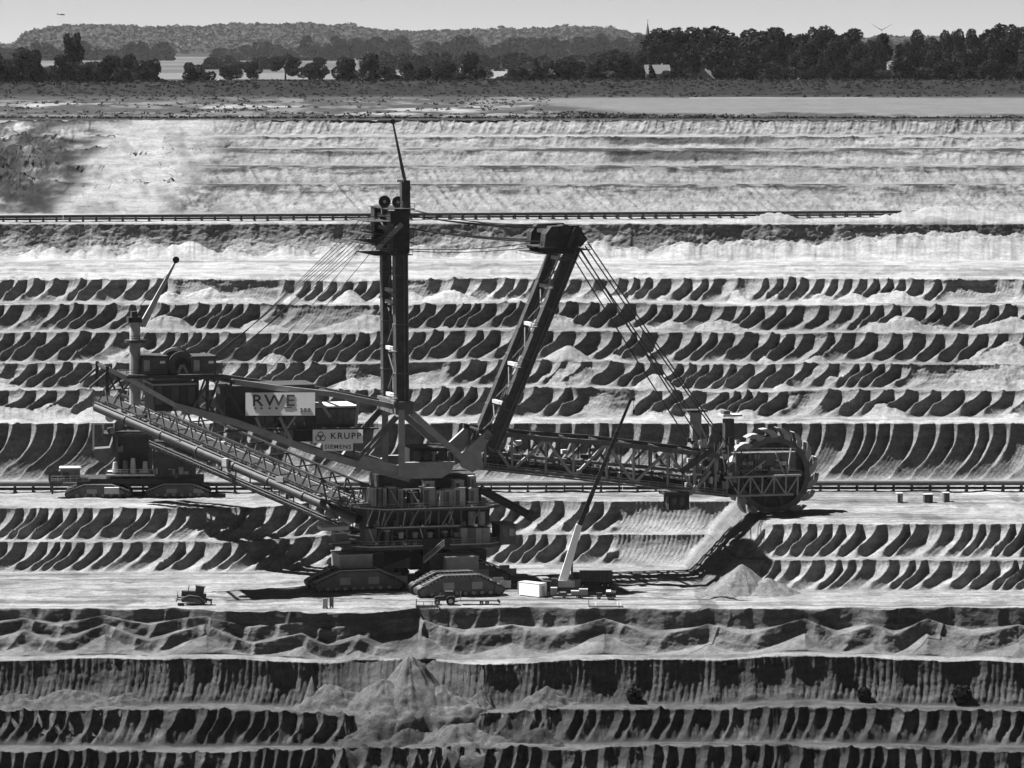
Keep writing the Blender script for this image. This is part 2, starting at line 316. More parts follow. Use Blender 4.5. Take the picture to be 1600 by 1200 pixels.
    if tg in ('E', 'e', 'R') or (kind == 'flat' and za > 85):
        eb = [s for s in SEGS if s[6].get('tag') == 'E'][0]; hE = np.clip((Z - eb[2]) / (RIM_Z - eb[2]), 0, 1); pb = 85 + 115 * hE + 40 * (fbm(Z / 5, X / 30, 63, 3) - .5)
        lf = 1 - sstep(pb - 25, pb + 15, pxa); fan = sstep(pb - 25, pb + 15, pxa) * (1 - sstep(pb + 110, pb + 210, pxa)); mm = np.clip(lf + fan, 0, 1) * (1 if tg != 'R' else .6)
        Yl = eb[1] + hE * (RIM_Y - eb[1]); Y = Y + (Yl - Y) * mm * .92 - 3.5 * lf * (fbm(X / 13, Z / 5, 64, 5, .6) - .5) * np.sin(np.pi * np.clip(hE, .02, .98)) ** .4 - 1.5 * fan * (fbm(X / 4 + Z / 3, Z / 7, 65, 4) - .5); lz = 1 - sstep(pb - 110, pb - 10, pxa); Z = Z + (8 * lz * (np.abs(fbm(X / 9 + Y / 60, Y / 28, 68, 5, .62) - .5) * -2 + .25) + .9 * fan * (fbm(X / 3.5 + Y / 30, Y / 14, 69, 4) - .5)) * np.sin(np.pi * np.clip(hE, .02, .98)) ** .5
        soil = soil * (1 - fan) + fan * (.5 * (1 - .35 * sstep(.55, .75, fbm(X / 5 + Z / 4, Z / 4, 66, 4)))); soil = soil * (1 - .6 * lf * sstep(.42, .6, fbm(X / 9, Z / 2.2, 67, 5, .65)))
    # the bank still to be cut stands nearer to the camera on the right
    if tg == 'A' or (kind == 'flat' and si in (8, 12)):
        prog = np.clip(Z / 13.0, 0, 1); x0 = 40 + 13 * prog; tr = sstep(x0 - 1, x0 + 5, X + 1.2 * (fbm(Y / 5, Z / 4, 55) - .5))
        if tg == 'A': f = 1.0
        elif si == 8: f = v ** 1.3
        else: f = (1 - v)
        Y = Y - 46 * tr * f + 14 * (sstep(360, 560, pxa) - .6) * f
        ef = tr * (1 - tr) * 4; Y = Y + ef * 2.2 * (fbm(X / 2.5 + Y / 6, Z / 2, 57, 4) - .5); soil = soil * (1 - .45 * sstep(.1, .5, ef))  # end face darkened in colour: the wheel's shadow together with moist fresh soil
    if kind == 'flat' and si not in (8, 12): pass
    pyt = 7.5 * (sstep(430, 600, PX) * (1 - sstep(655, 760, PX)))[None, :]
    if tg == 'T': Y = Y + pyt * v ** 2
    if si == 6: Y = Y + pyt * (1 - v)
    carry = cur
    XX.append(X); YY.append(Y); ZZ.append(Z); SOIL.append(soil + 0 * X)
XX = np.concatenate(XX); YY = np.concatenate(YY); ZZ = np.concatenate(ZZ); SOIL = np.concatenate(SOIL)
ZZ = ZZ + 2.6 * (fbm(XX / 65, YY / 50, 260, 3) - .5) * sstep(1012, 1030, YY) * (1 - sstep(1085, 1105, YY)) * sstep(26, 33, ZZ)
ZZ = ZZ + 3.0 * (fbm(XX / 32, YY * 0 + 3, 261, 3) - .5) * sstep(815, 826, YY) * (1 - sstep(838, 848, YY)) + 2.4 * (fbm(XX / 38, YY / 14, 262, 3) - .5) * (1 - sstep(815, 824, YY)) * sstep(770, 795, YY)
# heaps of spilled sand at the toes of the faces
def heap(x, y, ztop, slope, soil=None, rough=.7, sx=1.0):
    R = 40
    m = (np.abs(XX - x) < R) & (np.abs(YY - y) < R)
    dx = (XX[m] - x) / sx; dy = YY[m] - y; ang = np.arctan2(dy, dx); d = np.hypot(dx, dy) * (1 + .25 * (fbm(ang * 1.3 + x, 0 * ang + y, 201) - .5))
    zc = ztop - slope * np.sqrt(d * d + .8) + rough * (1.6 * (fbm(XX[m] / 3.0, YY[m] / 3.0, 202) - .5) + .35 * (fbm(XX[m] / .9, YY[m] / .9, 206, 2) - .5))
    hit = zc > ZZ[m]; z = ZZ[m]; z[hit] = zc[hit]; ZZ[m] = z
    if soil is not None: s = SOIL[m]; s[hit] = soil; SOIL[m] = s
hr = np.random.default_rng(23)
for si, (kind, Ya, za, Yb, zb, hpx, o) in enumerate(SEGS):
    if not o.get('heap'): continue
    cnt = int((26 if o['tag'] != 'D' else 40) * o['heap']); tall = (zb - za)
    for _ in range(cnt):
        px = hr.uniform(-40, 1640); q = hr.random() ** 1.6
        if o['tag'] == 'C' and q < .35 and hr.random() < .4: continue
        hh = tall * (.22 + .5 * q) * (.75 if o['tag'] == 'D' else 1); yy = Ya + (Yb - Ya) * hr.uniform(-.1, .6 if o['tag'] != 'D' else .9)
        heap((px - 800) / F * yy, yy, za + hh, hr.uniform(.6, .85), o['soil'] * 1.3 if o['tag'] != 'D' else .55, rough=1.1 if o['tag'] != 'D' else 1.5, sx=hr.uniform(.8, 2.2))
for px, h_ in ((1470, 5.), (1500, 4.), (1530, 3.5), (1570, 3), (1205, 2.6)):
    s_ = [q for q in SEGS if q[6].get('tag') == 'D'][0]; yy = s_[3] + 22; heap((px - 800) / F * yy, yy, s_[4] + h_, .32, .5, 1.6, 1.6)
def seg_at(tagname, idx=0):
    return [s for s in SEGS if s[6].get('tag') == tagname][idx]
sT = seg_at('T'); sK = seg_at('K', 1)
sT = seg_at('T'); sK = seg_at('K', 1)
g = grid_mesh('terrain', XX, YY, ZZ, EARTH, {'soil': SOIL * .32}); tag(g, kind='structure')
def ground_many(x, y):
    out = np.empty(x.size); xs, ys = x.ravel(), y.ravel(); m = (XX > xs.min() - 1) & (XX < xs.max() + 1) & (YY > ys.min() - 3) & (YY < ys.max() + 3); gx, gy, gz = XX[m], YY[m], ZZ[m]
    for k in range(0, xs.size, 200):
        d = (gx[None, :] - xs[k:k + 200, None]) ** 2 + (gy[None, :] - ys[k:k + 200, None]) ** 2; out[k:k + 200] = gz[np.argmin(d, 1)]
    return out.reshape(x.shape)
def ground_z(x, y):                                      # nearest terrain height, for setting things down
    i = np.argmin((XX - x) ** 2 + (YY - y) ** 2); return float(ZZ.ravel()[i])
# ------------------------------------------------------------------ the land beyond the rim, the far fields and the hills
LH = CAMZ - RIM_Z
rows = np.concatenate([np.linspace(188, 150, 44), np.linspace(149.5, 128, 44)[1:], np.linspace(127, 100, 24), np.linspace(99, 84, 16)])
lpx = np.concatenate([np.arange(-700, -20, 16), np.arange(-20, 1620, 3.0), np.arange(1620, 2300, 16)])
Yr = np.concatenate([[RIM_Y - .02], LH / np.array([kpx(p) for p in rows[1:]])])[:, None]
LX = (lpx - 800)[None, :] / F * Yr; LY = Yr + 0 * LX
def land_z(X, Y):
    berm = np.exp(-((Y - 2290 - 25 * (fbm(X / 120, X * 0, 301) - .5)) / 42.0) ** 2)
    z = RIM_Z + berm * (8.3 + 2.2 * (fbm(X / 16, Y / 30, 302) - .5)) * (.85 + .15 * sstep(-300, 100, X))
    rough = (1 - sstep(2150, 2210, Y)) * (1 - .8 * sstep(5, 40, X) * sstep(1640, 1680, Y))
    z = z + rough * 2.6 * (fbm(X / 22, Y / 45, 303, 4) - .5) * sstep(1520, 1560, Y)
    z = z + 3.0 * sstep(2300, 2420, Y) * (1 - sstep(3000, 3400, Y)) + 24 * sstep(5200, 9000, Y) * 0
    return z + 5 * (fbm(X / 700, Y / 900, 304) - .5) * sstep(3300, 4500, Y)
LZ = land_z(LX, LY)
pxg = 800 + LX / LY * F
fld = sstep(5, 30, LX + 20 * (fbm(LY / 40, LX / 90, 305) - .5) - .12 * (1900 - LY)) * sstep(1625, 1650, LY) * (1 - sstep(2130, 2180, LY))
soil = .085 + .16 * sstep(.5, .68, fbm(LX / 14, LY / 60, 306, 5, .6)) * (1 - sstep(2100, 2200, LY))
soil = soil + .34 * sstep(.62, .70, fbm(LX / 22, LY / 45, 307, 4)) * (1 - sstep(-20, 30, LX)) * sstep(1545, 1600, LY) * (1 - sstep(1900, 2000, LY))
soil = soil * (1 - (.5 + .45 * fbm(LX / 8, LY / 12, 311, 4, .6)) * sstep(2190, 2230, LY))
soil = soil * (1 - fld) + fld * (.24 + .05 * (fbm(LX / 60, LY / 25, 308) - .5))
soil = np.where((np.abs(LY - 2150) < 14) & (LX > 95) & (LX < 190), .42, soil)
far = sstep(3000, 3300, LY); strip = fbm(LX / 900, LY / 420, 309, 2)
soil = soil * (1 - far) + far * np.where(strip > .55, .27, .15)
soil = np.where((LY < 1519 + 9), .07, soil)
LAND = earth_material('land_soil', .5)
o = grid_mesh('field', LX, LY, LZ, LAND, {'soil': soil * .32}); tag(o, kind='structure')
def hill(name, Y0, prof, soil_, seed, bump=9.0, depth=1500):
    hpx = np.arange(-900, 2500, 5.0); t = np.linspace(0, 1, 26)[:, None]
    Xh = (hpx - 800)[None, :] / F * (Y0 + depth * t); Yh = Y0 + depth * t + 0 * Xh
    top = np.interp(hpx, [p[0] for p in prof], [p[1] for p in prof]); ztop = CAMZ - (top - 75) / F * (Y0 + depth * .8)
    sh = np.sin(np.clip(t / .8, 0, 1) * math.pi / 2) * (1 - .6 * sstep(.85, 1, t))
    zb = RIM_Z - 6
    Zh = zb + (ztop[None, :] - zb) * sh + bump * (fbm(Xh / 75, Yh / 90, seed, 4, .6) - .5) * sh + bump * 1.3 * (np.abs(fbm(Xh / 40, Yh / 60, seed + 9, 2) - .5)) * sh
    so = soil_ * (1 + .5 * (fbm(Xh / 60, Yh / 60, seed + 5, 3) - .5))
    ob = grid_mesh(name, Xh, Yh, Zh, EARTH, {'soil': so}); tag(ob, kind='structure')
    r = np.random.default_rng(seed); i = r.integers(2, 22, 34000); j = r.integers(60, 480, 34000); f = r.random((34000, 2)) - .5
    return np.stack([Xh[i, j] + f[:, 0] * 12, Yh[i, j] + f[:, 1] * 60, Zh[i, j] + 2], 1)
HP = hill('hills', 12500, [(-900, 60), (-100, 72), (20, 74), (40, 58), (80, 48), (140, 44), (250, 49), (330, 45), (470, 43), (560, 47), (640, 56), (720, 52), (800, 53), (880, 47), (950, 50), (1010, 60), (1200, 66), (1500, 62), (2500, 55)], .014, 320, 26, 2600)
# ------------------------------------------------------------------ foliage
def leaf_material(name, alb):
    m = bpy.data.materials.new(name); m.use_nodes = True; t = m.node_tree; b = t.nodes['Principled BSDF']
    g = t.nodes.new('ShaderNodeNewGeometry'); oi = t.nodes.new('ShaderNodeObjectInfo')
    a = t.nodes.new('ShaderNodeMath'); a.operation = 'ADD'; t.links.new(g.outputs['Random Per Island'], a.inputs[0]); t.links.new(oi.outputs['Random'], a.inputs[1])
    mr = t.nodes.new('ShaderNodeMapRange'); mr.inputs['From Max'].default_value = 2; mr.inputs['To Min'].default_value = alb * .6; mr.inputs['To Max'].default_value = alb * 1.35
    t.links.new(a.outputs[0], mr.inputs['Value']); t.links.new(mr.outputs[0], b.inputs['Base Color'])
    b.inputs['Roughness'].default_value = 1.0; b.inputs['Specular IOR Level'].default_value = .0
    return m
HILLEAF = mat('far_forest', .013, .9, .3, .01); LEAF = leaf_material('foliage', .022); LEAF2 = leaf_material('foliage_pale', .045); SCRUB = leaf_material('scrub_leaves', .032)
BARK = mat('bark', .06, .9, .4, 3)
def leaf_mesh(name, pts, size, m, r, flat=.6):
    n = len(pts); pts = np.asarray(pts); a = r.normal(size=(n, 3)); a[:, 2] *= flat; a /= np.linalg.norm(a, axis=1)[:, None]
    b = np.cross(a, r.normal(size=(n, 3))); b /= np.linalg.norm(b, axis=1)[:, None]; s = (size * (.6 + .8 * r.random(n)))[:, None]
    c = np.cross(a, b); q = np.stack([pts - a * s, pts + b * s * .8 + c * s * .25, pts + a * s, pts - b * s * .8 + c * s * .25], 1).reshape(-1, 3).astype(np.float32)
    me = bpy.data.meshes.new(name); me.vertices.add(4 * n); me.vertices.foreach_set('co', q.ravel())
    me.loops.add(4 * n); me.loops.foreach_set('vertex_index', np.arange(4 * n, dtype=np.int32)); me.polygons.add(n)
    me.polygons.foreach_set('loop_start', np.arange(n, dtype=np.int32) * 4); me.polygons.foreach_set('loop_total', np.full(n, 4, dtype=np.int32))
    me.update(calc_edges=True); me.materials.append(m); return me
me = leaf_mesh('wood', HP, 7.5, HILLEAF, np.random.default_rng(8)); ob = bpy.data.objects.new('hill_wood', me); COL.objects.link(ob); tag(ob, 'hazy forest covering the far hills', 'forest', kind='stuff')
def tree_meshes(kind, seed):
    r = np.random.default_rng(seed); lobes = []            # unit tree: 1 high
    if kind == 'round':
        for _ in range(13):
            u = r.random(); ang = r.random() * 6.28; rad = .24 * math.sqrt(r.random()) * (1.15 - abs(u - .4))
            lobes.append((rad * math.cos(ang), rad * math.sin(ang), 0.16 + .68 * u, .10 + .09 * r.random()))
    elif kind == 'poplar':
        for i in range(12):
            u = i / 11; lobes.append((r.normal() * .05, r.normal() * .05, .14 + .78 * u, .085 + .05 * math.sin(u * 3.0) + .02 * r.random()))
    elif kind == 'spread':
        for _ in range(14):
            ang = r.random() * 6.28; rad = .36 * math.sqrt(r.random()); lobes.append((rad * math.cos(ang), rad * math.sin(ang), .30 + .5 * r.random() * (1.2 - rad), .12 + .08 * r.random()))
    else:
        for i in range(10):
            u = i / 9; lobes.append((r.normal() * .02, r.normal() * .02, .12 + .8 * u, .17 * (1.05 - u) + .03))
    P = []
    for (x, y, z, s) in lobes:
        k = int(15000 * s * s) + 40; d = r.normal(size=(k, 3)); d /= np.linalg.norm(d, axis=1)[:, None]
        P.append(np.array([x, y, z]) + d * (s * (.55 + .5 * r.random(k) ** .5))[:, None])
    crown = leaf_mesh('crown', np.concatenate(P), .024, LEAF, r)
    mb = MB(); mb.tube((0, 0, -.03), (0.01, 0, .35), .03, .018, 7); mb.tube((.01, 0, .35), (.0, .02, .7), .018, .006, 6)
    for j in range(5):
        l = lobes[j]; mb.tube((.01, 0, .25 + .05 * j), (l[0], l[1], l[2]), .012, .004, 5)
    t = mb.build('trunk', BARK); tm = t.data; bpy.data.objects.remove(t)
    return crown, tm
TM = {k: [tree_meshes(k, 400 + 10 * i + j) for j in range(n)] for i, (k, n) in enumerate((('round', 4), ('poplar', 3), ('spread', 3), ('cone', 2)))}
tcount = 0
def tree(kind, px, top, Y, width, label, group, pale=False, seedj=None, fold=None):
    """tree seen at column px with its top at row top; width in metres"""
    global tcount
    x = (px - 800) / F * Y; z = float(land_z(np.array([[x]]), np.array([[float(Y)]]))[0, 0]) - .3
    h = WY(px, top, Y).z - z; tcount += 1
    crown, tr = TM[kind][(tcount * 7 + int(px)) % len(TM[kind])]
    o = thing({'round': 'broadleaf_tree', 'poplar': 'poplar_tree', 'spread': 'broadleaf_tree', 'cone': 'conifer_tree'}[kind], (x, Y, z), label, 'tree', group, random.uniform(0, 6.28))
    base = {'round': .62, 'poplar': .26, 'spread': .9, 'cone': .36}[kind]; sx = width / base
    for nm, me in (('crown', crown), ('trunk', tr)):
        c = bpy.data.objects.new(nm, me); COL.objects.link(c); c.parent = o; c.scale = (sx, sx, h)
        if pale and nm == 'crown': c.material_slots[0].link = 'OBJECT'; c.material_slots[0].material = LEAF2
    return o
rt = random.Random(3)
# tall wood on the right
LBL_W = 'tall dark tree in the wood along the right skyline'
for px, top in ((1018, 46), (1040, 42), (1062, 45), (1084, 44), (1106, 43), (1128, 43), (1150, 46), (1172, 48), (1194, 45), (1214, 44), (1228, 52), (1250, 48), (1270, 42), (1292, 43), (1314, 41), (1326, 47),
                (1352, 50), (1372, 48), (1414, 54), (1432, 47), (1452, 46), (1474, 48), (1496, 45), (1516, 46), (1538, 48), (1556, 40), (1576, 38), (1596, 43), (1618, 42), (1640, 46), (1665, 44), (1690, 47)):
    tree('poplar' if rt.random() < .45 else 'round', px, top, 2680 + rt.uniform(-60, 60), rt.uniform(12, 16), LBL_W, 'trees of the tall right hand wood')
for px, top in ((1030, 62), (1072, 64), (1118, 60), (1160, 66), (1205, 63), (1262, 62), (1300, 60), (1345, 68), (1420, 66), (1465, 62), (1510, 64), (1560, 60), (1605, 58)):
    tree('round', px, top, 2560 + rt.uniform(-30, 30), rt.uniform(15, 19), LBL_W, 'trees of the tall right hand wood')
LBL_F = 'round dark tree right behind the bank at right'
for px, top in ((1052, 106), (1078, 104), (1128, 96), (1170, 96), (1208, 94), (1232, 104), (1268, 92), (1306, 84), (1345, 92), (1378, 102), (1408, 90), (1440, 98), (1478, 92), (1512, 104), (1548, 94), (1590, 98), (1630, 95)):
    tree('round' if rt.random() < .6 else 'spread', px, top, 2390 + rt.uniform(-20, 20), rt.uniform(13, 19), LBL_F, 'trees in the row behind the bank at right')
# the village trees in the middle
LBL_M = 'rounded village tree behind the bank in the middle'
for px, top, w, pale in ((545, 90, 13, 0), (580, 82, 15, 1), (606, 104, 12, 0), (640, 93, 11, 0), (664, 104, 14, 0), (688, 100, 12, 0), (700, 87, 12, 0), (738, 84, 12, 0), (752, 104, 14, 1), (780, 108, 13, 0), (808, 98, 13, 0), (832, 106, 14, 0),
                     (846, 96, 10, 0), (868, 94, 12, 0), (905, 94, 14, 1), (928, 98, 12, 0), (886, 80, 13, 0), (945, 84, 13, 0), (968, 66, 13, 0), (985, 82, 14, 0), (1002, 96, 14, 0), (922, 112, 12, 0), (960, 104, 13, 1), (720, 112, 15, 0), (622, 112, 12, 0), (652, 114, 12, 0), (792, 114, 13, 0), (858, 114, 12, 0)):
    tree('round', px, top, 2400 + rt.uniform(-30, 60), w, 'pale edged ' + LBL_M if pale else LBL_M, 'village trees in the middle', bool(pale))
for px, top in ((838, 88), (1052, 84), (1018, 96)): tree('cone', px, top, 2370, 6, 'slim pointed conifer among the village trees', 'pointed conifers')
# the copse on the left and the lone trees
LBL_L = 'dark tree in the copse at the left edge'
for px, top in ((-30, 84), (-5, 82), (14, 90), (34, 74), (58, 78), (78, 96), (98, 82), (132, 86), (150, 96), (168, 86), (186, 84), (205, 85), (222, 94), (240, 92), (62, 98), (118, 100), (196, 104), (232, 108)):
    tree('round', px, top, 2380 + rt.uniform(-30, 40), rt.uniform(11, 16), LBL_L, 'trees of the left copse')
tree('poplar', 110, 54, 2450, 5.5, 'left one of two slim poplars rising from the left copse', 'pair of poplars'); tree('poplar', 120, 53, 2455, 5.5, 'right one of two slim poplars rising from the left copse', 'pair of poplars')
tree('spread', 312, 91, 2360, 19, 'lone dark round tree standing beside the pale track', 'tree')
o_lone = bpy.data.objects[-1] if False else None
tree('spread', 255, 122, 2345, 7, 'small dark bush at the right end of the left copse', None)
for px, top, w, lab in ((363, 93, 14, 'hazy round tree, left of the pair right of the lone tree'), (394, 96, 13, 'hazy round tree, right of the pair right of the lone tree'), (447, 84, 19, 'large grey round tree behind two small dark ones'),
                        (487, 99, 14, 'small dark round tree in front of the larger grey trees'), (500, 90, 13, 'grey tree half hidden by a small dark round one'), (538, 89, 14, 'dark upright tree left of the village trees')):
    tree('spread' if w > 14 else 'round', px, top, 2950 if lab.startswith('hazy') or 'grey' in lab else 2370, w * (1.25 if 'hazy' in lab or 'grey' in lab else 1), lab, None)
for lab in (LBL_W, LBL_F, LBL_M, LBL_L, 'pale edged ' + LBL_M, 'slim pointed conifer among the village trees'):
    same = sorted([q for q in COL.objects if q.get('label') == lab], key=lambda q: q.location.x / q.location.y)
    for k, q in enumerate(same): q['label'] = lab + ', ' + ordinal(k + 1) + ' from the left'
# hazy woods far behind: one mass each
def far_wood(Y, spans, label, size=7.0, seed=0):
    r = np.random.default_rng(seed); P = []
    for a, b, top in spans:
        px = a
        while px < b:
            w = r.uniform(14, 34); tp = top + r.uniform(-7, 9); p = WY(px, tp, Y); zb = RIM_Z - 2; h = p.z - zb; rad = w / 2 / F * Y
            k = 240; d = r.normal(size=(k, 3)); d /= np.linalg.norm(d, axis=1)[:, None]; d[:, 2] = np.abs(d[:, 2]) * 1.5 - .5
            P.append(np.array([p.x, Y + r.uniform(-60, 60), zb + h * .45]) + d * np.array([rad, rad, h * .55])); px += w * .7
    me = leaf_mesh('wood', np.concatenate(P), size, LEAF, r); ob = bpy.data.objects.new('distant_wood', me); COL.objects.link(ob)
    tag(ob, label, 'wood', kind='stuff')
far_wood(8600, [(20, 260, 74), (345, 480, 76), (480, 640, 66), (665, 720, 66), (735, 830, 66), (830, 1000, 62), (1000, 1500, 66), (-400, 0, 74), (1500, 2100, 66)], 'hazy line of woodland on the plain before the hills', 9.0, 5)
far_wood(5200, [(330, 420, 95), (600, 680, 88), (700, 760, 90), (770, 860, 88), (900, 1000, 84), (-300, -10, 90), (1620, 2000, 80)], 'grey tree belts on the plain behind the village', 5.0, 6)
# scrub and rough grass between the rim and the bank
r = np.random.default_rng(77); P = []
def clump(x, y, s, k):
    z = float(land_z(np.array([[x]]), np.array([[y]]))[0, 0]); d = r.normal(size=(k, 3)); d[:, 2] = np.abs(d[:, 2]); d /= np.linalg.norm(d, axis=1)[:, None]
    P.append(np.array([x, y, z - .1]) + d * np.array([s, s, s * .75]) * r.random((k, 1)) ** .4)
for _ in range(900):
    px = r.uniform(-60, 1660); y = 1519 + abs(r.normal()) * 9 + .5; clump((px - 800) / F * y, y, r.uniform(.5, 1.5), 12)
for _ in range(3200):
    px = r.uniform(-60, 1660); y = 2285 + r.normal() * 38; clump((px - 800) / F * y, y, r.uniform(.7, 2.0), 20)
for _ in range(900):
    px = r.uniform(-60, 860); y = r.uniform(1530, 2250); x = (px - 800) / F * y
    if fbm(np.array(x / 18), np.array(y / 60), 306, 4) > .46: clump(x, y, r.uniform(.6, 1.8), 10)
for _ in range(120):
    px = r.uniform(860, 1180); y = 1560 + r.normal() * 15; clump((px - 800) / F * y, y, r.uniform(.8, 2.6), 16)
me = leaf_mesh('scrub', np.concatenate(P), .42, SCRUB, r); ob = bpy.data.objects.new('scrub', me); COL.objects.link(ob)
tag(ob, 'low dark scrub and rough grass on the rim and the long bank', 'scrub', kind='stuff')
# ------------------------------------------------------------------ village: houses, church, parked cars, turbine, aircraft
ROOF = mat('roof_tiles', .12, .8, .3, 1.5, bump=.3); ROOFL = mat('pale_roof', .1, .6, .2, 1.5); RENDERW = mat('render_wall', .35, .9, .15, 1); GLASSD = mat('dark_glass', .03, .15, .2, 1, spec=.6)
def house(px, py, Y, wdt, dep, hw, hr_, rz, roofm, label):
    p = WY(px, py, Y); z = float(land_z(np.array([[p.x]]), np.array([[float(Y)]]))[0, 0]) - .2
    h0 = max(hw, p.z - hr_ - z); t = thing('house', (p.x, Y, z), label, 'house', None, rz)
    w = MB().box((0, 0, 0), wdt, dep, h0); w.add([(-wdt / 2, -dep / 2, h0), (-wdt / 2, dep / 2, h0), (-wdt / 2, 0, h0 + hr_), (wdt / 2, -dep / 2, h0), (wdt / 2, dep / 2, h0), (wdt / 2, 0, h0 + hr_)], [(0, 2, 1), (3, 4, 5)])
    w.build('wall', RENDERW, t)
    rf = MB(); e = .5; k = hr_ / (dep / 2)
    for s in (-1, 1):
        rf.hexa([(-wdt / 2 - e, s * (dep / 2 + e), h0 - e * k + .1), (wdt / 2 + e, s * (dep / 2 + e), h0 - e * k + .1), (wdt / 2 + e, 0, h0 + hr_ + .1), (-wdt / 2 - e, 0, h0 + hr_ + .1),
                 (-wdt / 2 - e, s * (dep / 2 + e), h0 - e * k + .35), (wdt / 2 + e, s * (dep / 2 + e), h0 - e * k + .35), (wdt / 2 + e, 0, h0 + hr_ + .35), (-wdt / 2 - e, 0, h0 + hr_ + .35)])
    ro = rf.build('roof', roofm, t, fix=True); MB().box((wdt * .25, dep * .1, h0 + hr_ * .5), .8, .8, hr_ * .5 + 1.2).build('chimney', RENDERW, ro)
    for i in (-1, 0, 1): MB().box((i * wdt * .3, -dep / 2 - .02, h0 * .45), 1.3, .12, 1.4).build('window', GLASSD, t)
    for i in (-.22, .2): MB().box((-wdt / 2 - .02, i * dep, h0 * .45), .12, 1.2, 1.4).build('window', GLASSD, t)
house(1026, 102, 2440, 15, 10, 4, 5, .25, ROOFL, 'house with a broad pale roof left of a dark bush by the wood')
house(1104, 110, 2410, 6, 12, 5, 5, 1.1, ROOFL, 'narrow house with steep bright gable roof between dark trees')
house(1247, 112, 2420, 6, 10, 4, 4, 1.0, ROOFL, 'house of which only a bright roof edge shows between trees')
house(716, 108, 2470, 17, 10, 4, 4, .05, ROOF, 'long low house with grey roof among the village trees')
house(775, 112, 2440, 13, 9, 3, 4, -.2, ROOF, 'small grey roofed house right of the long low house')
house(600, 116, 2430, 12, 9, 3, 4, .3, ROOF, 'grey roofed house at the left end of the village')
p = WY(1012, 32, 2900); z0 = RIM_Z; SLATE = mat('spire_slate', .10, .6, .3, 1)
t = thing('church', (p.x, 2900, z0), 'church with a thin pointed spire above the trees', 'church'); hsp = p.z - z0
MB().box((0, 0, 0), 6, 6, hsp * .52).build('tower', RENDERW, t); MB().box((9, 0, 0), 18, 9, hsp * .2).build('nave', RENDERW, t)
s = MB(); s.tube((0, 0, hsp * .52), (0, 0, hsp - 1.2), 3.4, .12, 8); so_ = s.build('spire', SLATE, t); MB().bar((0, 0, hsp - 1.4), (0, 0, hsp + .8), .18).bar((-.6, 0, hsp), (.6, 0, hsp), .16).build('cross', SLATE, so_)
WHITE = mat('white_paint', .6, .45, .08, 1.2); TYRE = mat('tyre_rubber', .02, .9, .2, 4)
def parked_car(px, Y, rz, label):
    x = (px - 800) / F * Y; z = float(land_z(np.array([[x]]), np.array([[float(Y)]]))[0, 0]); t = thing('parked_car', (x, Y, z), label, 'car', 'cars parked beyond the bank', rz)
    b = MB(); sec = [(-2.2, .45), (-2.2, .85), (-1.9, 1.0), (-1.3, 1.05), (-.7, 1.5), (.9, 1.5), (1.6, 1.0), (2.2, .85), (2.25, .45)]
    b.prism([(a, -.85, h) for a, h in sec], (0, 1.7, 0)); b.build('body', WHITE, t, fix=True)
    MB().box((.1, 0, 1.08), 1.7, 1.74, .34).build('window', GLASSD, t)
    for a in (-1.4, 1.4):
        for s in (-1, 1): MB().tube((a, s * .7, .33), (a, s * .9, .33), .33, n=10).build('wheel', TYRE, t)
# cars stand on the track along the crest of the bank
for px, rz, lab in ((283, .1, 'white car parked left of the lone dark round tree'), (345, .2, 'white car parked just right of the lone round tree'), (397, .1, 'white car parked far right of the lone round tree, nearest the grey trees')): parked_car(px, 2296, rz, lab)
hub = WY(1377, 47, 12500); zt = RIM_Z; t = thing('wind_turbine', (hub.x, 12500, zt), 'faint pale wind turbine far behind the right wood', 'wind turbine'); hh = hub.z - zt
MB().tube((0, 0, 0), (0, 0, hh), 2.4, 1.3, 10).build('tower', WHITE, t); MB().box((0, -1, hh - 1.5), 3.5, 9, 3.5).build('nacelle', WHITE, t)
for k in range(3):
    a = .5 + k * 2.094; MB().bar((0, -6, hh), (38 * math.cos(a), -6, hh + 38 * math.sin(a)), 1.0, 2.6, w2=.3, h2=.7).build('blade', WHITE, t)
p = WY(96, 23, 3600); ALU = mat('aircraft_paint', .12, .4, .1, 1)
t = thing('light_aircraft', p, 'small light aircraft flying in the sky at upper left', 'aircraft')
b = MB(); b.tube((-3.6, 0, .35), (-1, 0, .1), .18, .55, 10); b.tube((-1, 0, .1), (2, 0, 0), .55, .6, 10); b.tube((2, 0, 0), (3.4, 0, -.05), .6, .2, 10); fu = b.build('fuselage', ALU, t)
MB().bar((.6, -5, .75), (.6, 5, .75), 1.3, .14, up=Vector((0, 0, 1))).build('wing', ALU, t); MB().bar((-3.4, -1.5, .4), (-3.4, 1.5, .4), .7, .1).build('tailplane', ALU, t)
MB().prism([(-3.8, -.05, .3), (-2.9, -.05, .3), (-3.5, -.05, 1.6), (-3.9, -.05, 1.6)], (0, .1, 0)).build('fin', ALU, t); MB().box((1.3, 0, .3), 1.2, .9, .4).build('cockpit_window', GLASSD, fu)
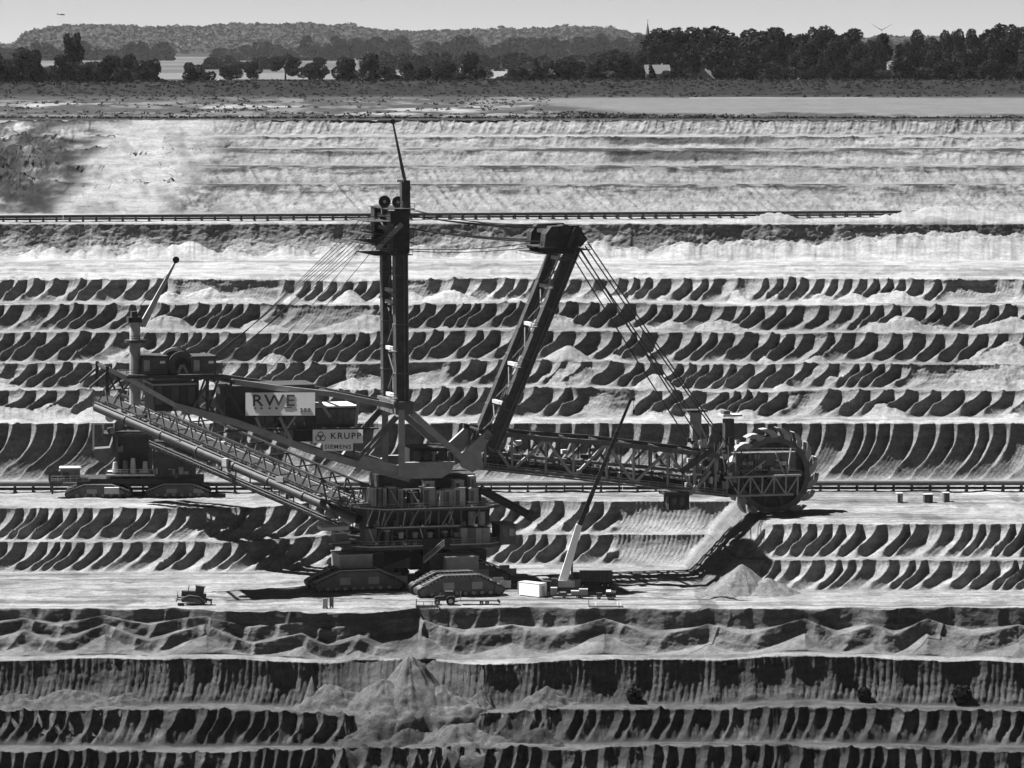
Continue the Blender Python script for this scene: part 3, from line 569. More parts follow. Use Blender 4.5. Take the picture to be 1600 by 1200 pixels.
# ------------------------------------------------------------------ paints and steels
STEEL = mat('dark_steel', .038, .55, .45, .6, .1); DARK = mat('black_steel', .02, .6, .4, .8); GREY = mat('grey_painted_steel', .23, .5, .25, .4); PALE = mat('pale_painted_steel', .36, .5, .2, .5)
MID = mat('mid_grey_steel', .085, .55, .35, .5); BELT = mat('conveyor_rubber', .02, .85, .3, .5); ROPE = mat('wire_rope', .05, .5, .2, 2, .4); TRACKM = mat('track_steel', .025, .6, .5, 1.2, .2, .3)
SIGN = mat('sign_white', .80, .5, .05, .4); INK = mat('sign_blue_paint', .06, .5, .1, 1); INK2 = mat('sign_grey_paint', .14, .5, .1, 1); INK3 = mat('sign_black_paint', .03, .5, .1, 1)
ZUP = Vector((0, 0, 1))
class Frame:
    """vertical working plane of a long machine: along a, across t (towards the camera)"""
    def __init__(s, c, th):
        s.c = Vector((c[0], c[1], 0)); s.a = Vector((math.cos(th), math.sin(th), 0)); s.t = Vector((math.sin(th), -math.cos(th), 0))
    def __call__(s, px, py, w=0.0):                        # point of the plane w metres across that is seen at this pixel
        d = ray(px, py); c0 = Vector((0, 0, CAMZ)); k = (w - (c0 - s.c).dot(s.t)) / d.dot(s.t); return c0 + d * k
    def box(s, px0, px1, py0, py1, w, depth, mb=None):       # box with its near face at w
        p = s(px0, py1, w); q = s(px1, py1, w); top = s((px0 + px1) / 2, py0, w).z; z = (p.z + q.z) / 2
        l = (q - p).dot(s.a); c = p + s.a * (l / 2) - s.t * (depth / 2); c.z = z
        return (mb or MB()).box(c, l, depth, top - z, s.a, -s.t, ZUP)
C0 = WZ(660, 905, 0); E = Frame(C0, math.radians(15)); AX, TX = E.a, E.t
EXC = thing('bucket_wheel_excavator', (C0.x, C0.y, 0), 'giant dark bucket wheel excavator with tall masts standing on the pale bench', 'excavator')
ORG = Vector((C0.x, C0.y, 0))
def P(name, mb, m, parent=None, fix=False): return mb.build(name, m, parent or EXC, ORG, fix)
def rail(mb, p, q, h=1.1, step=3.0):
    p = Vector(p); q = Vector(q); n = max(1, int((q - p).length / step)); u = ZUP * h
    mb.bar(p + u, q + u, .11); mb.bar(p + u * .5, q + u * .5, .08)
    for i in range(n + 1): b = p.lerp(q, i / n); mb.bar(b, b + u, .1)
    return mb
def lettering(txt, size, c, ax, up, out, m, parent, org, sx=1.0, spacing=1.0):
    cu = bpy.data.curves.new('t', 'FONT'); cu.body = txt; cu.size = size; cu.extrude = .03; cu.offset = .035 * size / 3.5; cu.align_x = 'CENTER'; cu.align_y = 'CENTER'; cu.space_character = spacing; cu.resolution_u = 3
    ob = bpy.data.objects.new('t', cu); COL.objects.link(ob); dg = bpy.context.evaluated_depsgraph_get(); me = bpy.data.meshes.new_from_object(ob.evaluated_get(dg))
    bpy.data.objects.remove(ob); me.name = 'lettering'
    M = Matrix((ax * sx, up, out)).transposed().to_4x4(); M.translation = Vector(c) - Vector(org); me.transform(M)
    me.materials.clear(); me.materials.append(m); o = bpy.data.objects.new('lettering', me); COL.objects.link(o); o.parent = parent; return o
# ---- crawlers
def crawler(c, L, H, Wd, ax, tx, parent, org, m=TRACKM, shoe=.95, plates=True, nose=.28):
    """one crawler track; c is the ground point under the middle of the near edge"""
    bl, r = L / 2, H * .30
    out = [(-bl + r, 0), (bl - r, 0)]
    for k in range(1, 8): a = -math.pi / 2 + k * math.pi * .40 / 4 * .82; out.append((bl - r + r * math.cos(a), r + r * math.sin(a)))
    out += [(bl * .42, H), (-bl * .42, H)]
    for k in range(7, 0, -1): a = -math.pi / 2 + k * math.pi * .40 / 4 * .82; out.append((-bl + r - r * math.cos(a), r + r * math.sin(a)))
    def at(u, h, w): return c + ax * u + ZUP * h - tx * w
    n = len(out); mb = MB()
    for i in range(n):
        (u0, h0), (u1, h1) = out[i], out[(i + 1) % n]; ln = math.hypot(u1 - u0, h1 - h0); k = max(1, round(ln / shoe)); du, dh = (u1 - u0) / ln, (h1 - h0) / ln
        for j in range(k):
            f0, f1 = (j + .12) / k, (j + .88) / k; th = .34
            q = []
            for w in (0, Wd):
                for f, o_ in ((f0, 0), (f1, 0), (f1, th), (f0, th)): q.append(at(u0 + (u1 - u0) * f - dh * o_ * 1, h0 + (h1 - h0) * f + du * o_, w))
            mb.hexa([q[0], q[1], q[2], q[3], q[4], q[5], q[6], q[7]])
    belt = mb.build('track_belt', m, parent, org, fix=True)
    fr = MB(); inner = [(u * .93, .25 + h * .86) for u, h in out]; fr.prism([at(u, h, Wd * .14) for u, h in inner], -tx * (Wd * .72)); fr.build('track_frame', MID, belt, org, fix=True)
    sk = MB(); q0, q1, q2, q3 = at(-bl + r * .6, r * 1.9, .05), at(-bl * .42, H * 1.02, .05), at(bl * .42, H * 1.02, .05), at(bl - r * .6, r * 1.9, .05)
    for u_, v_ in ((q0, q1), (q1, q2), (q2, q3)): sk.bar(u_ + tx * .1, v_ + tx * .1, .3, .22)
    sk.build('track_guard', GREY, belt, org)
    for k in range(int(L / 3.2)): uu = -bl * .6 + k * 3.2; MB().box(at(uu, H * .32, Wd * .12), 2.4, .1, H * .34, ax, -tx, ZUP).build('side_plate', GREY if k % 2 else MID, belt, org)
    nw = int(L / 1.9)
    wh = None
    for i in range(nw):
        u = -bl + r + (L - 2 * r) * i / (nw - 1); x = MB().tube(at(u, .62, Wd * .02), at(u, .62, Wd * .5), .42, n=10); x.build('road_wheel', GREY, belt, org)
    for s in (-1, 1): MB().tube(at(s * (bl - r), r + .05, Wd * .01), at(s * (bl - r), r + .05, Wd * .9), r * .72, n=14).build('idler_wheel', MID, belt, org)
    return belt
def ground_pt(px, py): return WZ(px, py, 0.05)
HT = 4.6
for (px0, px1, py, off) in ((490, 632, 924, 0), (490, 632, 924, 6.2), (652, 790, 932, 0), (652, 790, 932, 6.2), (664, 799, 912, 0), (664, 799, 912, 6.0), (520, 640, 905, 0), (520, 640, 905, 6.0)):
    c = ground_pt((px0 + px1) / 2, py); L = (px1 - px0) / F * c.y / AX.x
    crawler(c - TX * off, L, HT, 3.9, AX, TX, EXC, ORG)
# fenders and drive housings over the tracks
for (px0, px1, py0, py1, w, d, m) in ((531, 582, 868, 892, 12.0, 8.5, GREY), (583, 600, 865, 893, 10, 7, DARK), (697, 748, 871, 898, 16.5, 8.5, GREY), (672, 697, 866, 898, 14, 7, STEEL), (598, 641, 862, 888, 4, 9, GREY), (641, 668, 862, 890, 2, 9, STEEL), (706, 760, 862, 880, 2, 7, STEEL)):
    hs = P('drive_housing', E.box(px0, px1, py0, py1, w, d), m)
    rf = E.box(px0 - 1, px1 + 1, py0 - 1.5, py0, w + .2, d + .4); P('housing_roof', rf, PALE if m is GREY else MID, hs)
for px0, py0, px1, py1, w in ((690, 900, 656, 914, 16.3), (750, 900, 788, 916, 16.3), (532, 893, 494, 912, 12.2), (690, 899, 750, 899, 16.3)):
    P('track_fender', MB().bar(E(px0, py0, w), E(px1, py1, w), 4.2, .22), PALE)
c1 = ORG + ZUP * 7.5
for px, py, w in ((560, 885, 8), (722, 888, 12), (735, 880, -9), (590, 878, -9)):
    P('chassis_arm', MB().bar(c1 + ZUP * .4, E(px, py, w), 4.2, 2.6), DARK)
P('slewing_ring', MB().tube(c1 + ZUP * 1.3, c1 + ZUP * 3.2, 13.5, 13.5, 40), DARK)
P('stair', rail(rail(MB().bar(E(662, 879, 15), E(694, 851, 15), 1.0, .25), E(662, 878, 15.5), E(694, 851, 15.5), 1.1), E(662, 878, 14.5), E(694, 851, 14.5), 1.1), PALE)
# ---- superstructure decks
def deck(px0, px1, py, w, depth, th, m=STEEL, rl=True, chamfer=5.0):
    p = E(px0, py, w); q = E(px1, py, w); z = (p.z + q.z) / 2; l = (q - p).dot(AX); k = chamfer
    loc = [(0, -k), (k, 0), (l - k, 0), (l, -k), (l, -depth + k), (l - k, -depth), (k, -depth), (0, -depth + k)]
    pts = [p + AX * u + TX * v for u, v in loc]
    for v in pts: v.z = z
    o = P('deck', MB().prism(pts, ZUP * -th), m, fix=True)
    if rl:
        r = MB()
        for i in range(8): rail(r, pts[i], pts[(i + 1) % 8], 1.15, 1.7)
        P('railing', r, GREY, o)
    P('deck_edge_glint', MB().bar(pts[0] + TX * .06, pts[1] + TX * .06, .12, .28).bar(pts[1] + TX * .06, pts[2] + TX * .06, .12, .28).bar(pts[2] + TX * .06, pts[3] + TX * .06, .12, .28), PALE, o)  # pale strip imitates sun glints along the deck edge
    return z
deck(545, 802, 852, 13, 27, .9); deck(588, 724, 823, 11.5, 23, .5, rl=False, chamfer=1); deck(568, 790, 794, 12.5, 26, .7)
P('house_wall', E.box(588, 765, 826, 852, 8.5, 17), DARK); P('house_wall', E.box(574, 765, 796, 823, 9, 18), DARK); P('house_wall', E.box(584, 752, 764, 793, 4, 12), DARK); P('house_wall', E.box(592, 742, 742, 764, 1, 10), STEEL)
for px in (592, 613, 636, 665, 686, 706): P('partition', E.box(px - 1, px + 1, 826, 851, 11, 3), MID)
for px in (576, 602, 622, 645, 665, 686, 704, 721): P('column', E.box(px - 1.2, px + 1.2, 796, 823, 11.5, .5), MID)
for px, py0 in ((606, 828), (628, 832), (650, 832), (673, 832), (696, 830), (715, 832)):
    b = E(px, 851, 11.2); tp = E(px, py0 + 3, 11.2); m = PALE if px in (628, 650, 673, 715) else MID
    o = P('transformer', MB().tube(b - TX * .9, (b - TX * .9) + ZUP * (tp.z - b.z), .62, n=12), m); P('cap', MB().tube(b - TX * .9 + ZUP * (tp.z - b.z), b - TX * .9 + ZUP * (tp.z - b.z + .4), .85, .6, 12), PALE, o)
for i in range(4): P('wall_panel', E.box(720 + i * 11.6, 730.8 + i * 11.6, 825, 850.5, 12, 6), GREY if i != 1 else MID)
P('wall_panel', E.box(571, 589, 826, 851, 11.5, 5), MID)
cb = P('control_cabin', E.box(781, 806, 822, 851, 11, 7), MID)
P('window', E.box(784, 792, 826, 838, 11.1, .1), GLASSD, cb); P('window', E.box(796, 804, 826, 838, 11.1, .1), GLASSD, cb); P('cabin_roof', E.box(779, 808, 820, 822, 11.5, 8), STEEL, cb)
for px in (737, 752): b = E(px, 820, 11); P('tank', MB().tube(b, b + ZUP * 3, .85, n=12), GREY)
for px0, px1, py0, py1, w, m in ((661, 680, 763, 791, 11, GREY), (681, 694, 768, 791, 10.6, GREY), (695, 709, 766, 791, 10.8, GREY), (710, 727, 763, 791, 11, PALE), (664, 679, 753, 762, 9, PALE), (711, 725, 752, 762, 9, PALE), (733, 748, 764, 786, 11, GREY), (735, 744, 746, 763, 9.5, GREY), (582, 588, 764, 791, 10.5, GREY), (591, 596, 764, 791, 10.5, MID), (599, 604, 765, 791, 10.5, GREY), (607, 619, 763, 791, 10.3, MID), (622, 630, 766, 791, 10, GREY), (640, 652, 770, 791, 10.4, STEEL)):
    o = P('equipment_cabinet', E.box(px0, px1, py0, py1, w, 3), m); P('door', E.box(px0 + 2, (px0 + px1) / 2, py0 + 3, py1 - 1, w + .05, .05), MID, o); P('lid', E.box(px0 - .8, px1 + .8, py0 - 1.2, py0, w + .2, 3.4), PALE, o)  # lids all painted pale to imitate sunlit top surfaces
rp = random.Random(9)
for i in range(46):                                       # pipes, lamps and boxes crowding the decks
    lv = rp.choice(((594, 760, 826, 851, 9.2), (578, 760, 797, 822, 9.6), (588, 748, 745, 792, 5.5)))
    px = rp.uniform(lv[0], lv[1]); h = rp.uniform(4, 14); w_ = rp.uniform(2, 8)
    P('equipment_box', E.box(px, px + w_, lv[3] - h, lv[3], lv[4] + rp.uniform(0, 1.2), 1.0), rp.choice((STEEL, MID, MID, GREY, DARK)))
for i in range(60):
    px = rp.uniform(572, 765); py = rp.choice((852, 823, 794)); h = rp.uniform(2, 5)
    P('fitting', E.box(px, px + rp.uniform(1, 3), py - h, py - .3, 12 + rp.uniform(-.5, .6), .5), rp.choice((PALE, SIGN, GREY, MID, STEEL)))
for i in range(14):
    px = rp.uniform(575, 750); py = rp.choice((797, 826, 766)); P('pipe', MB().tube(E(px, py, 12), E(px + rp.uniform(-14, 14), py + rp.uniform(18, 25), 12), .13, .13, 6), rp.choice((PALE, GREY, MID)))
for px in (600, 640, 690, 735): P('deck_stair', MB().bar(E(px, 822, 12.6), E(px + 14, 796, 12.6), .7, .15), GREY)
P('waste_chute', MB().tube(E(750, 764, 11), E(829, 806, 11), .95, .95, 14), DARK); P('chute_mouth', MB().tube(E(824, 803, 11), E(831, 807, 11), 1.25, 1.25, 14), STEEL)
P('lamp_bracket', MB().bar(E(545, 824, 12), E(505, 826, 12), .5).bar(E(545, 834, 12), E(520, 826, 12), .25), PALE); P('side_platform', E.box(503, 545, 824, 829, 12, 5), PALE); P('side_cabin', E.box(524, 543, 829, 846, 11, 4), MID)
P('side_platform', E.box(520, 560, 851, 854, 13, 5), STEEL); P('lamp', MB().tube(E(557, 793, 13), E(557, 790, 13), .8, .7, 10), PALE)
for px, py in ((514, 862), (530, 860), (516, 846)): P('brace', MB().bar(E(548, py - 14, 11), E(px, py - 12, 11), .3), PALE)
# ---- grey slewing frame that carries the masts
for w in (9.0, -7.0):
    pts = [E(px, py, 9.0) - TX * (9.0 - w) for px, py in ((560, 722), (624, 742), (640, 748), (690, 747), (704, 738), (712, 722), (700, 721), (634, 723), (622, 728), (568, 712))]
    P('frame_girder', MB().prism(pts, -TX * 1.6), GREY, fix=True)
    sh = TX * (w - 9.0)
    P('frame_post', MB().bar(E(627.5, 744, 9) + sh, E(627.5, 640, 9) + sh, 1.4, 1.5), GREY)
    P('frame_brace', MB().bar(E(644, 646, 9) + sh, E(727, 720, 9) + sh, 1.0, 1.35), GREY)
    P('frame_brace', MB().bar(E(618, 650, 9) + sh, E(561, 714, 9) + sh, .5, .8), MID); P('frame_brace', MB().bar(E(622, 652, 9) + sh, E(572, 712, 9) + sh, .4, .6), MID)
    P('knuckle_plate', MB().prism([E(px, py, 9) + sh for px, py in ((717, 712), (732, 700), (762, 672), (770, 678), (752, 708), (756, 730), (738, 738), (722, 730))], -TX * 1.2), GREY, fix=True)
P('frame_head', E.box(618, 646, 628, 648, 9.5, 18), MID)
P('winch_house', E.box(640, 708, 700, 722, 6, 10), DARK)
for px in (652, 668, 690): P('winch_drum', MB().tube(E(px, 712, 8), E(px, 712, 3), 1.1, 1.1, 12), STEEL)
for px in (648, 676, 684, 700): P('equipment_box', E.box(px, px + 5, 706, 722, 7, 1.2), rp.choice((GREY, PALE, MID)))
# ---- masts
def mast(nb, nt, width, depth, rungs, bands, head_px=None):
    """two legs: near at w=+7 from nb to nt, far one parallel behind"""
    legs = []
    for w in (7.0, -7.0):
        sh = TX * (w - 7.0); a, b = E(*nb, 7.0) + sh, E(*nt, 7.0) + sh; d = (b - a).normalized()
        side = (d.cross(TX)).normalized(); mb = MB()
        leg = P('mast_leg', MB().bar(a, b, depth, width * (1 if w > 0 else .78), up=side), STEEL)
        for i in range(bands): f = (i + .5) / bands; c = a.lerp(b, f); P('stiffener', MB().bar(c - d * .14, c + d * .14, depth + .25, width * (1 if w > 0 else .78) + .25, up=side), MID if i % 2 else STEEL, leg)
        P('cable_duct', MB().bar(a + TX * (depth / 2 + .12) + side * .5, b + TX * (depth / 2 + .12) + side * .5, .28), MID, leg); P('cable_duct', MB().bar(a + side * (width / 2 + .3), b + side * (width / 2 + .3), .3), GREY, leg)
        legs.append((a, b, d))
    (a0, b0, d), (a1, b1, _) = legs
    for i, f in enumerate(rungs):
        p, q = a0.lerp(b0, f), a1.lerp(b1, f); P('cross_beam', MB().bar(p + AX * .3, q - AX * .3, .7, .8), PALE)
        f2 = rungs[i + 1] if i + 1 < len(rungs) else None
        if f2: P('cross_brace', MB().bar(p, a1.lerp(b1, f2), .22), MID); P('cross_brace', MB().bar(q, a0.lerp(b0, f2), .22), MID)
        pl = p + TX * 1.6; r = MB().box(pl - AX * 2.2, 1.6, 2.6, .15, AX, -TX, ZUP); rail(r, pl - AX * 3.0 + TX * 1.2, pl - AX * 1.4 + TX * 1.2); P('landing', r, MID)
    return legs
M1 = mast((627, 640), (624.5, 334), 2.75, 2.6, (.06, .30, .54, .60, .80), 8)
M2 = mast((768, 700), (897, 384), 2.7, 2.6, (.05, .21, .40, .60, .79, .93), 8)
hd = P('mast_head', E.box(610, 640, 330, 396, 8.8, 3.6), DARK); P('mast_head', E.box(585, 607, 322, 384, -5.2, 3.6), DARK)
for py in (338, 358, 376, 392):
    for px in (613, 637): P('head_link', MB().bar(E(px, py, 8), E(px, py, 8) - TX * 14.5, .7, .8), STEEL)
P('head_link', MB().bar(E(613, 340, 8), E(613, 392, 8) - TX * 14, .4, .4), MID); P('head_link', MB().bar(E(613, 392, 8), E(613, 340, 8) - TX * 14, .4, .4), MID)
for i in range(3): P('head_machinery', MB().box(E(624, 388 - i * 20, 0), 3.2, 5, 1.6, AX, -TX, ZUP), STEEL)
for px, py in ((601, 315), (622, 316)):
    o = P('sheave', MB().tube(E(px, py, 4), E(px, py, 2), 1.35, 1.35, 20), DARK); P('hub', MB().tube(E(px, py, 4.1), E(px, py, 1.9), .35, .35, 10), PALE, o); P('sheave_bracket', E.box(px - 4, px + 4, py, 335, 3.6, 1.2), STEEL, o)
for px0, px1, py, w in ((564, 646, 379, 10), (575, 612, 346, 10), (586, 645, 398, 9.5), (606, 648, 326, 9), (570, 600, 366, 10)):
    pl = E.box(px0, px1, py, py + 1.4, w, 19); rail(pl, E(px0, py, w), E(px1, py, w), 1.1, 1.6); P('mast_platform', pl, STEEL)
P('head_beam', MB().bar(E(590, 388, 9.6), E(628, 350, 9.6), .5, 1.0), GREY); P('head_beam', MB().bar(E(612, 350, 9.2), E(612, 392, 9.2), .6, .6), MID)
for i in range(9): px = rp.uniform(588, 634); py = rp.uniform(350, 388); P('equipment_box', E.box(px, px + rp.uniform(2, 6), py - rp.uniform(2, 7), py, 9.3, .6), rp.choice((MID, STEEL, DARK)))
# crane on top of the mast
cr = P('mast_crane', MB().tube(E(633, 334, 5), E(634, 300, 5), 1.25, 1.0, 12), STEEL); P('crane_house', E.box(628, 641, 282, 312, 5.8, 2.2), STEEL, cr)
for dx in (-1.6, 1.6): P('crane_jib', MB().bar(E(636 + dx, 300, 5), E(614 + dx * .3, 192, 5), .42, .42, w2=.2, h2=.2), MID, cr)
for k in range(9): f = k / 9; P('jib_lacing', MB().bar(E(636 - 22 * f - 1.6, 300 - 108 * f, 5), E(636 - 22 * (f + .11) + 1.6, 300 - 108 * (f + .11), 5), .14), STEEL, cr)
P('jib_head', MB().tube(E(614, 190, 5.5), E(614, 190, 4.5), .6, .6, 10), DARK, cr); P('crane_floodlight', E.box(620, 631, 281, 284, 6, .6), PALE, cr)
# head of the leaning mast
pts = [E(px, py, 9) for px, py in ((850, 388), (853, 366), (862, 354), (904, 352), (918, 374), (908, 386), (898, 384), (894, 396), (858, 396))]
h2 = P('mast_head', MB().prism(pts, -TX * 4), DARK, fix=True); P('mast_head', MB().prism([q - TX * 12 for q in pts], -TX * 4), DARK, fix=True)
for px, py in ((858, 362), (862, 390), (890, 356), (908, 372), (880, 388), (870, 374)): P('head_link', MB().bar(E(px, py, 6), E(px, py, 6) - TX * 10, .8, .9), STEEL); P('head_brace', MB().bar(E(888, 386, 9.4), E(901, 356, 9.4), .5, .9), MID, h2); P('head_brace', MB().bar(E(901, 358, 9.4), E(914, 378, 9.4), .5, .7), MID, h2)
for px, py in ((866, 362), (884, 358), (902, 362), (908, 374)): P('sheave', MB().tube(E(px, py, 9.6), E(px, py, 8.6), 1.1, 1.1, 16), STEEL, h2)
for px0, px1, py in ((842, 905, 396), (846, 870, 386), (898, 924, 390)): pl = E.box(px0, px1, py, py + 1.2, 10, 18); rail(pl, E(px0, py, 10), E(px1, py, 10), 1.1, 1.6); P('mast_platform', pl, STEEL)
# ---- ropes
def rope(p, q, r=.13, sag=0.0, n=8):
    mb = MB(); p = Vector(p); q = Vector(q); pr = p
    for i in range(1, n + 1): f = i / n; c = p.lerp(q, f) - ZUP * (sag * 4 * f * (1 - f)); mb.tube(pr, c, r, r, 6, cap=False); pr = c
    P('rope', mb, ROPE)
for w in (6, -6):
    o_ = TX * (w - 6)
    rope(E(640, 336, 6) + o_, E(862, 356, 6) + o_, .15, .8); rope(E(640, 357, 6) + o_, E(856, 378, 6) + o_, .17, .6); rope(E(640, 392, 6) + o_, E(848, 384, 6) + o_, .11, .8); rope(E(640, 326, 6) + o_, E(866, 354, 6) + o_, .09, 1.2)
    for px0, py0, px1, py1 in ((914, 384, 1128, 690), (908, 390, 1096, 690), (918, 378, 1134, 692)): rope(E(px0, py0, 6) + o_, E(px1, py1, 6) + o_, .16, .3)
    for k in range(4): rope(E(588, 340 + 9 * k, 6) + o_, E(345 - 8 * k, 575 + 3 * k, 6) + o_, .075, .5)
    rope(E(588, 384, 6) + o_, E(398, 604, 6) + o_, .075, .4)
# ---- wheel boom
def interp(poly, px):
    return float(np.interp(px, [p[0] for p in poly], [p[1] for p in poly]))
TOP = [(748, 674), (853, 686), (944, 692), (1040, 703), (1124, 713)]; BOT = [(742, 729), (847, 740), (945, 751), (1040, 761), (1136, 773)]
dk = MB(); bel = [E(px, interp(BOT, px) - 9, 2.2) for px in (750, 850, 950, 1050, 1140)]
for a, b in zip(bel[:-1], bel[1:]): dk.bar(a - TX * 2.2, b - TX * 2.2, 4.4, 1.5)
BOOM = P('boom_conveyor', dk, BELT)
for w in (7.0, -7.0):
    sh = TX * (w - 7.0)
    for poly, wd in ((TOP, 1.05), (BOT, 1.15)):
        for (x0, y0), (x1, y1) in zip(poly[:-1], poly[1:]): P('chord', MB().bar(E(x0, y0, 7) + sh, E(x1, y1, 7) + sh, wd, wd), MID if w > 0 else STEEL, BOOM)
    tn = [758, 853, 948, 1043, 1118]; bn = [800, 896, 990, 1085]
    for px in tn + bn: P('boom_post', MB().bar(E(px, interp(TOP, px), 7) + sh, E(px, interp(BOT, px), 7) + sh, .55, .55), GREY if w > 0 else MID, BOOM)
    for i, b in enumerate(bn):
        for tpx in (tn[i], tn[i + 1]): P('diagonal', MB().bar(E(tpx, interp(TOP, tpx), 7) + sh, E(b, interp(BOT, b), 7) + sh, .6, .6), GREY if w > 0 else MID, BOOM)
    for px in range(778, 1120, 48): P('secondary_post', MB().bar(E(px, interp(TOP, px) + 2, 7) + sh * .7, E(px, interp(BOT, px), 7) + sh * .7, .3, .3), STEEL, BOOM)
for px in range(752, 1130, 24): P('cross_member', MB().bar(E(px, interp(BOT, px), 7), E(px, interp(BOT, px), 7) - TX * 14, .5, .5), STEEL, BOOM)
for px in range(758, 1120, 47): P('top_member', MB().bar(E(px, interp(TOP, px), 7), E(px, interp(TOP, px), 7) - TX * 14, .4, .4), STEEL, BOOM)
wk = MB(); rail(wk, E(748, 731, 8.6), E(1130, 773, 8.6), 1.2, 2.2); wk.bar(E(748, 731, 8), E(1130, 773, 8), 1.3, .12); P('walkway', wk, GREY, BOOM)
wk = MB(); rail(wk, E(760, 673, 7.3), E(1118, 710, 7.3), 1.1, 2.6); P('walkway', wk, STEEL, BOOM)
for px in range(756, 1130, 9): q = E(px, interp(BOT, px) - 16, 2.6); P('idler_frame', MB().box(q - TX * 2.6, .5, 4.8, .9, AX, -TX, ZUP), MID, BOOM)
P('boom_pipe', MB().tube(E(760, 708, 5), E(1100, 738, 5), .45, .45, 10), MID, BOOM); P('boom_pipe', MB().tube(E(760, 716, 6), E(1100, 747, 6), .3, .3, 8), STEEL, BOOM)
for i in range(60):
    px = rp.uniform(760, 1110); y0, y1 = interp(TOP, px), interp(BOT, px); py = rp.uniform(y0 + 14, y1 - 3); w = rp.uniform(-5, 6.3)
    P('boom_equipment', E.box(px, px + rp.uniform(3, 11), py - rp.uniform(3, 9), py, w, rp.uniform(.6, 2)), rp.choice((STEEL, STEEL, DARK, MID, GREY, PALE)), BOOM)
# ---- bucket wheel
WC = E(1206, 741, -1.0); wd = TX
whl = P('bucket_wheel', MB().ring(WC, AX, ZUP, 7.7, 8.7, 2.6, 48), STEEL, fix=True)
P('wheel_disc', MB().tube(WC + TX * .6, WC - TX * .6, 7.8, 7.8, 40), DARK, whl); P('wheel_hub', MB().tube(WC + TX * 2.2, WC - TX * 2.2, 1.7, 1.7, 20), MID, whl)
for k in range(10):
    a = k * math.tau / 10; e = AX * math.cos(a) + ZUP * math.sin(a); P('spoke', MB().bar(WC + TX * .9 + e * 1.2, WC + TX * .9 + e * 7.8, .5, .9), STEEL, whl)
for w in (1.35, -1.35): P('wheel_rim', MB().ring(WC + TX * w, AX, ZUP, 7.5, 9.0, .25, 48), MID, whl, fix=True)
for k in range(17):
    a = k * math.tau / 17 + .12
    def wp(r_, da, w): e = AX * math.cos(a + da) + ZUP * math.sin(a + da); return WC + e * r_ + TX * w
    prof = [(8.65, -.13), (9.5, -.10), (10.3, .0), (10.8, .12), (10.95, .25), (10.3, .19), (9.6, .10), (8.65, .05)]
    bk = MB()
    for w0, w1 in ((1.55, 1.35), (-1.35, -1.55)): bk.prism([wp(r_, d_, w0) for r_, d_ in prof], -TX * (w0 - w1))
    outer = prof[:5]
    for (r0, d0), (r1, d1) in zip(outer[:-1], outer[1:]): bk.prism([wp(r0, d0, 1.5), wp(r1, d1, 1.5), wp(r1 - .15, d1, 1.5), wp(r0 - .15, d0, 1.5)], -TX * 3.0)
    o = P('bucket', bk, GREY, whl, fix=True)
# chute house, walkway girder and drive in front of the wheel
ch = P('wheel_chute_house', E.box(1152, 1243, 709, 734, 5, 3.2), MID); P('house_trim', E.box(1152, 1243, 733, 735.5, 5.2, .3), GREY, ch); P('house_trim', E.box(1150, 1244, 707.5, 709, 5.2, 3.6), MID, ch)
for px in (1172, 1196, 1220): P('panel_seam', E.box(px, px + .8, 709, 733, 5.08, .08), DARK, ch)
for i in range(22):
    px = rp.uniform(1153, 1232); py = rp.uniform(716, 742); P('chute_fitting', E.box(px, px + rp.uniform(2, 8), py - rp.uniform(2, 8), py, 5.1 + rp.uniform(.2, .9), rp.uniform(.3, .8)), rp.choice((STEEL, MID, GREY, DARK, PALE)), ch)
for px0, py0, px1, py1 in ((1156, 702, 1172, 736), (1186, 707, 1176, 740), (1212, 708, 1226, 742), (1236, 700, 1230, 742), (1160, 746, 1196, 720)): P('chute_pipe', MB().tube(E(px0, py0, 6.2), E(px1, py1, 6.2), .16, .16, 6), rp.choice((GREY, MID, PALE)), ch)
r = MB(); rail(r, E(1152, 708, 5), E(1243, 708, 5), 1.1, 1.5); P('railing', r, GREY, ch)
gt, gb = 744, 774; gd = P('wheel_walkway', E.box(1132, 1252, 743, 746, 7.5, 1.8), GREY); P('lower_rail', E.box(1134, 1240, 772.5, 775.5, 7.5, 1.8), GREY, gd)
for i in range(7): px = 1136 + i * 18.5; P('girder_post', MB().bar(E(px, gt, 7.2), E(px - 1, gb, 7.2), .35, .35), GREY, gd)
for i in range(6):
    px = 1136 + i * 18.5
    P('girder_diagonal', MB().bar(E(px + (18.5 if i % 2 else 0), gt, 7.2), E(px + (0 if i % 2 else 18.5), gb, 7.2), .3, .3), GREY, gd)
r = MB(); rail(r, E(1150, 743, 7.6), E(1252, 743, 7.6), 1.1, 1.8); P('railing', r, MID, gd)
P('wheel_drive', E.box(1130, 1160, 730, 772, 5, 7), DARK); P('wheel_drive', E.box(1102, 1135, 716, 768, 4, 8), STEEL); P('gearbox', MB().tube(E(1142, 736, 6.5), E(1142, 736, 3), 2.0, 2.0, 18), MID)
P('boom_head_arm', MB().bar(E(1064, 738, 7.6), E(1112, 702, 7.6), .9, 1.2), STEEL); P('boom_head_arm', MB().bar(E(1086, 766, 7.8), E(1110, 736, 7.8), .5, .7), GREY); P('boom_head_plate', MB().prism([E(px, py, 7.9) for px, py in ((1076, 772), (1086, 758), (1094, 768), (1110, 774))], -TX * .5), GREY, fix=True)
p1 = P('head_post', E.box(1133, 1147, 655, 706, 5, 2), STEEL); P('post_platform', E.box(1130, 1160, 648, 651, 6, 4), PALE, p1); P('post_cap', E.box(1131, 1141, 642, 650, 5.5, 2.5), MID, p1); P('signal_mast', MB().bar(E(1136, 644, 5), E(1136, 626, 5), .16), MID, p1)
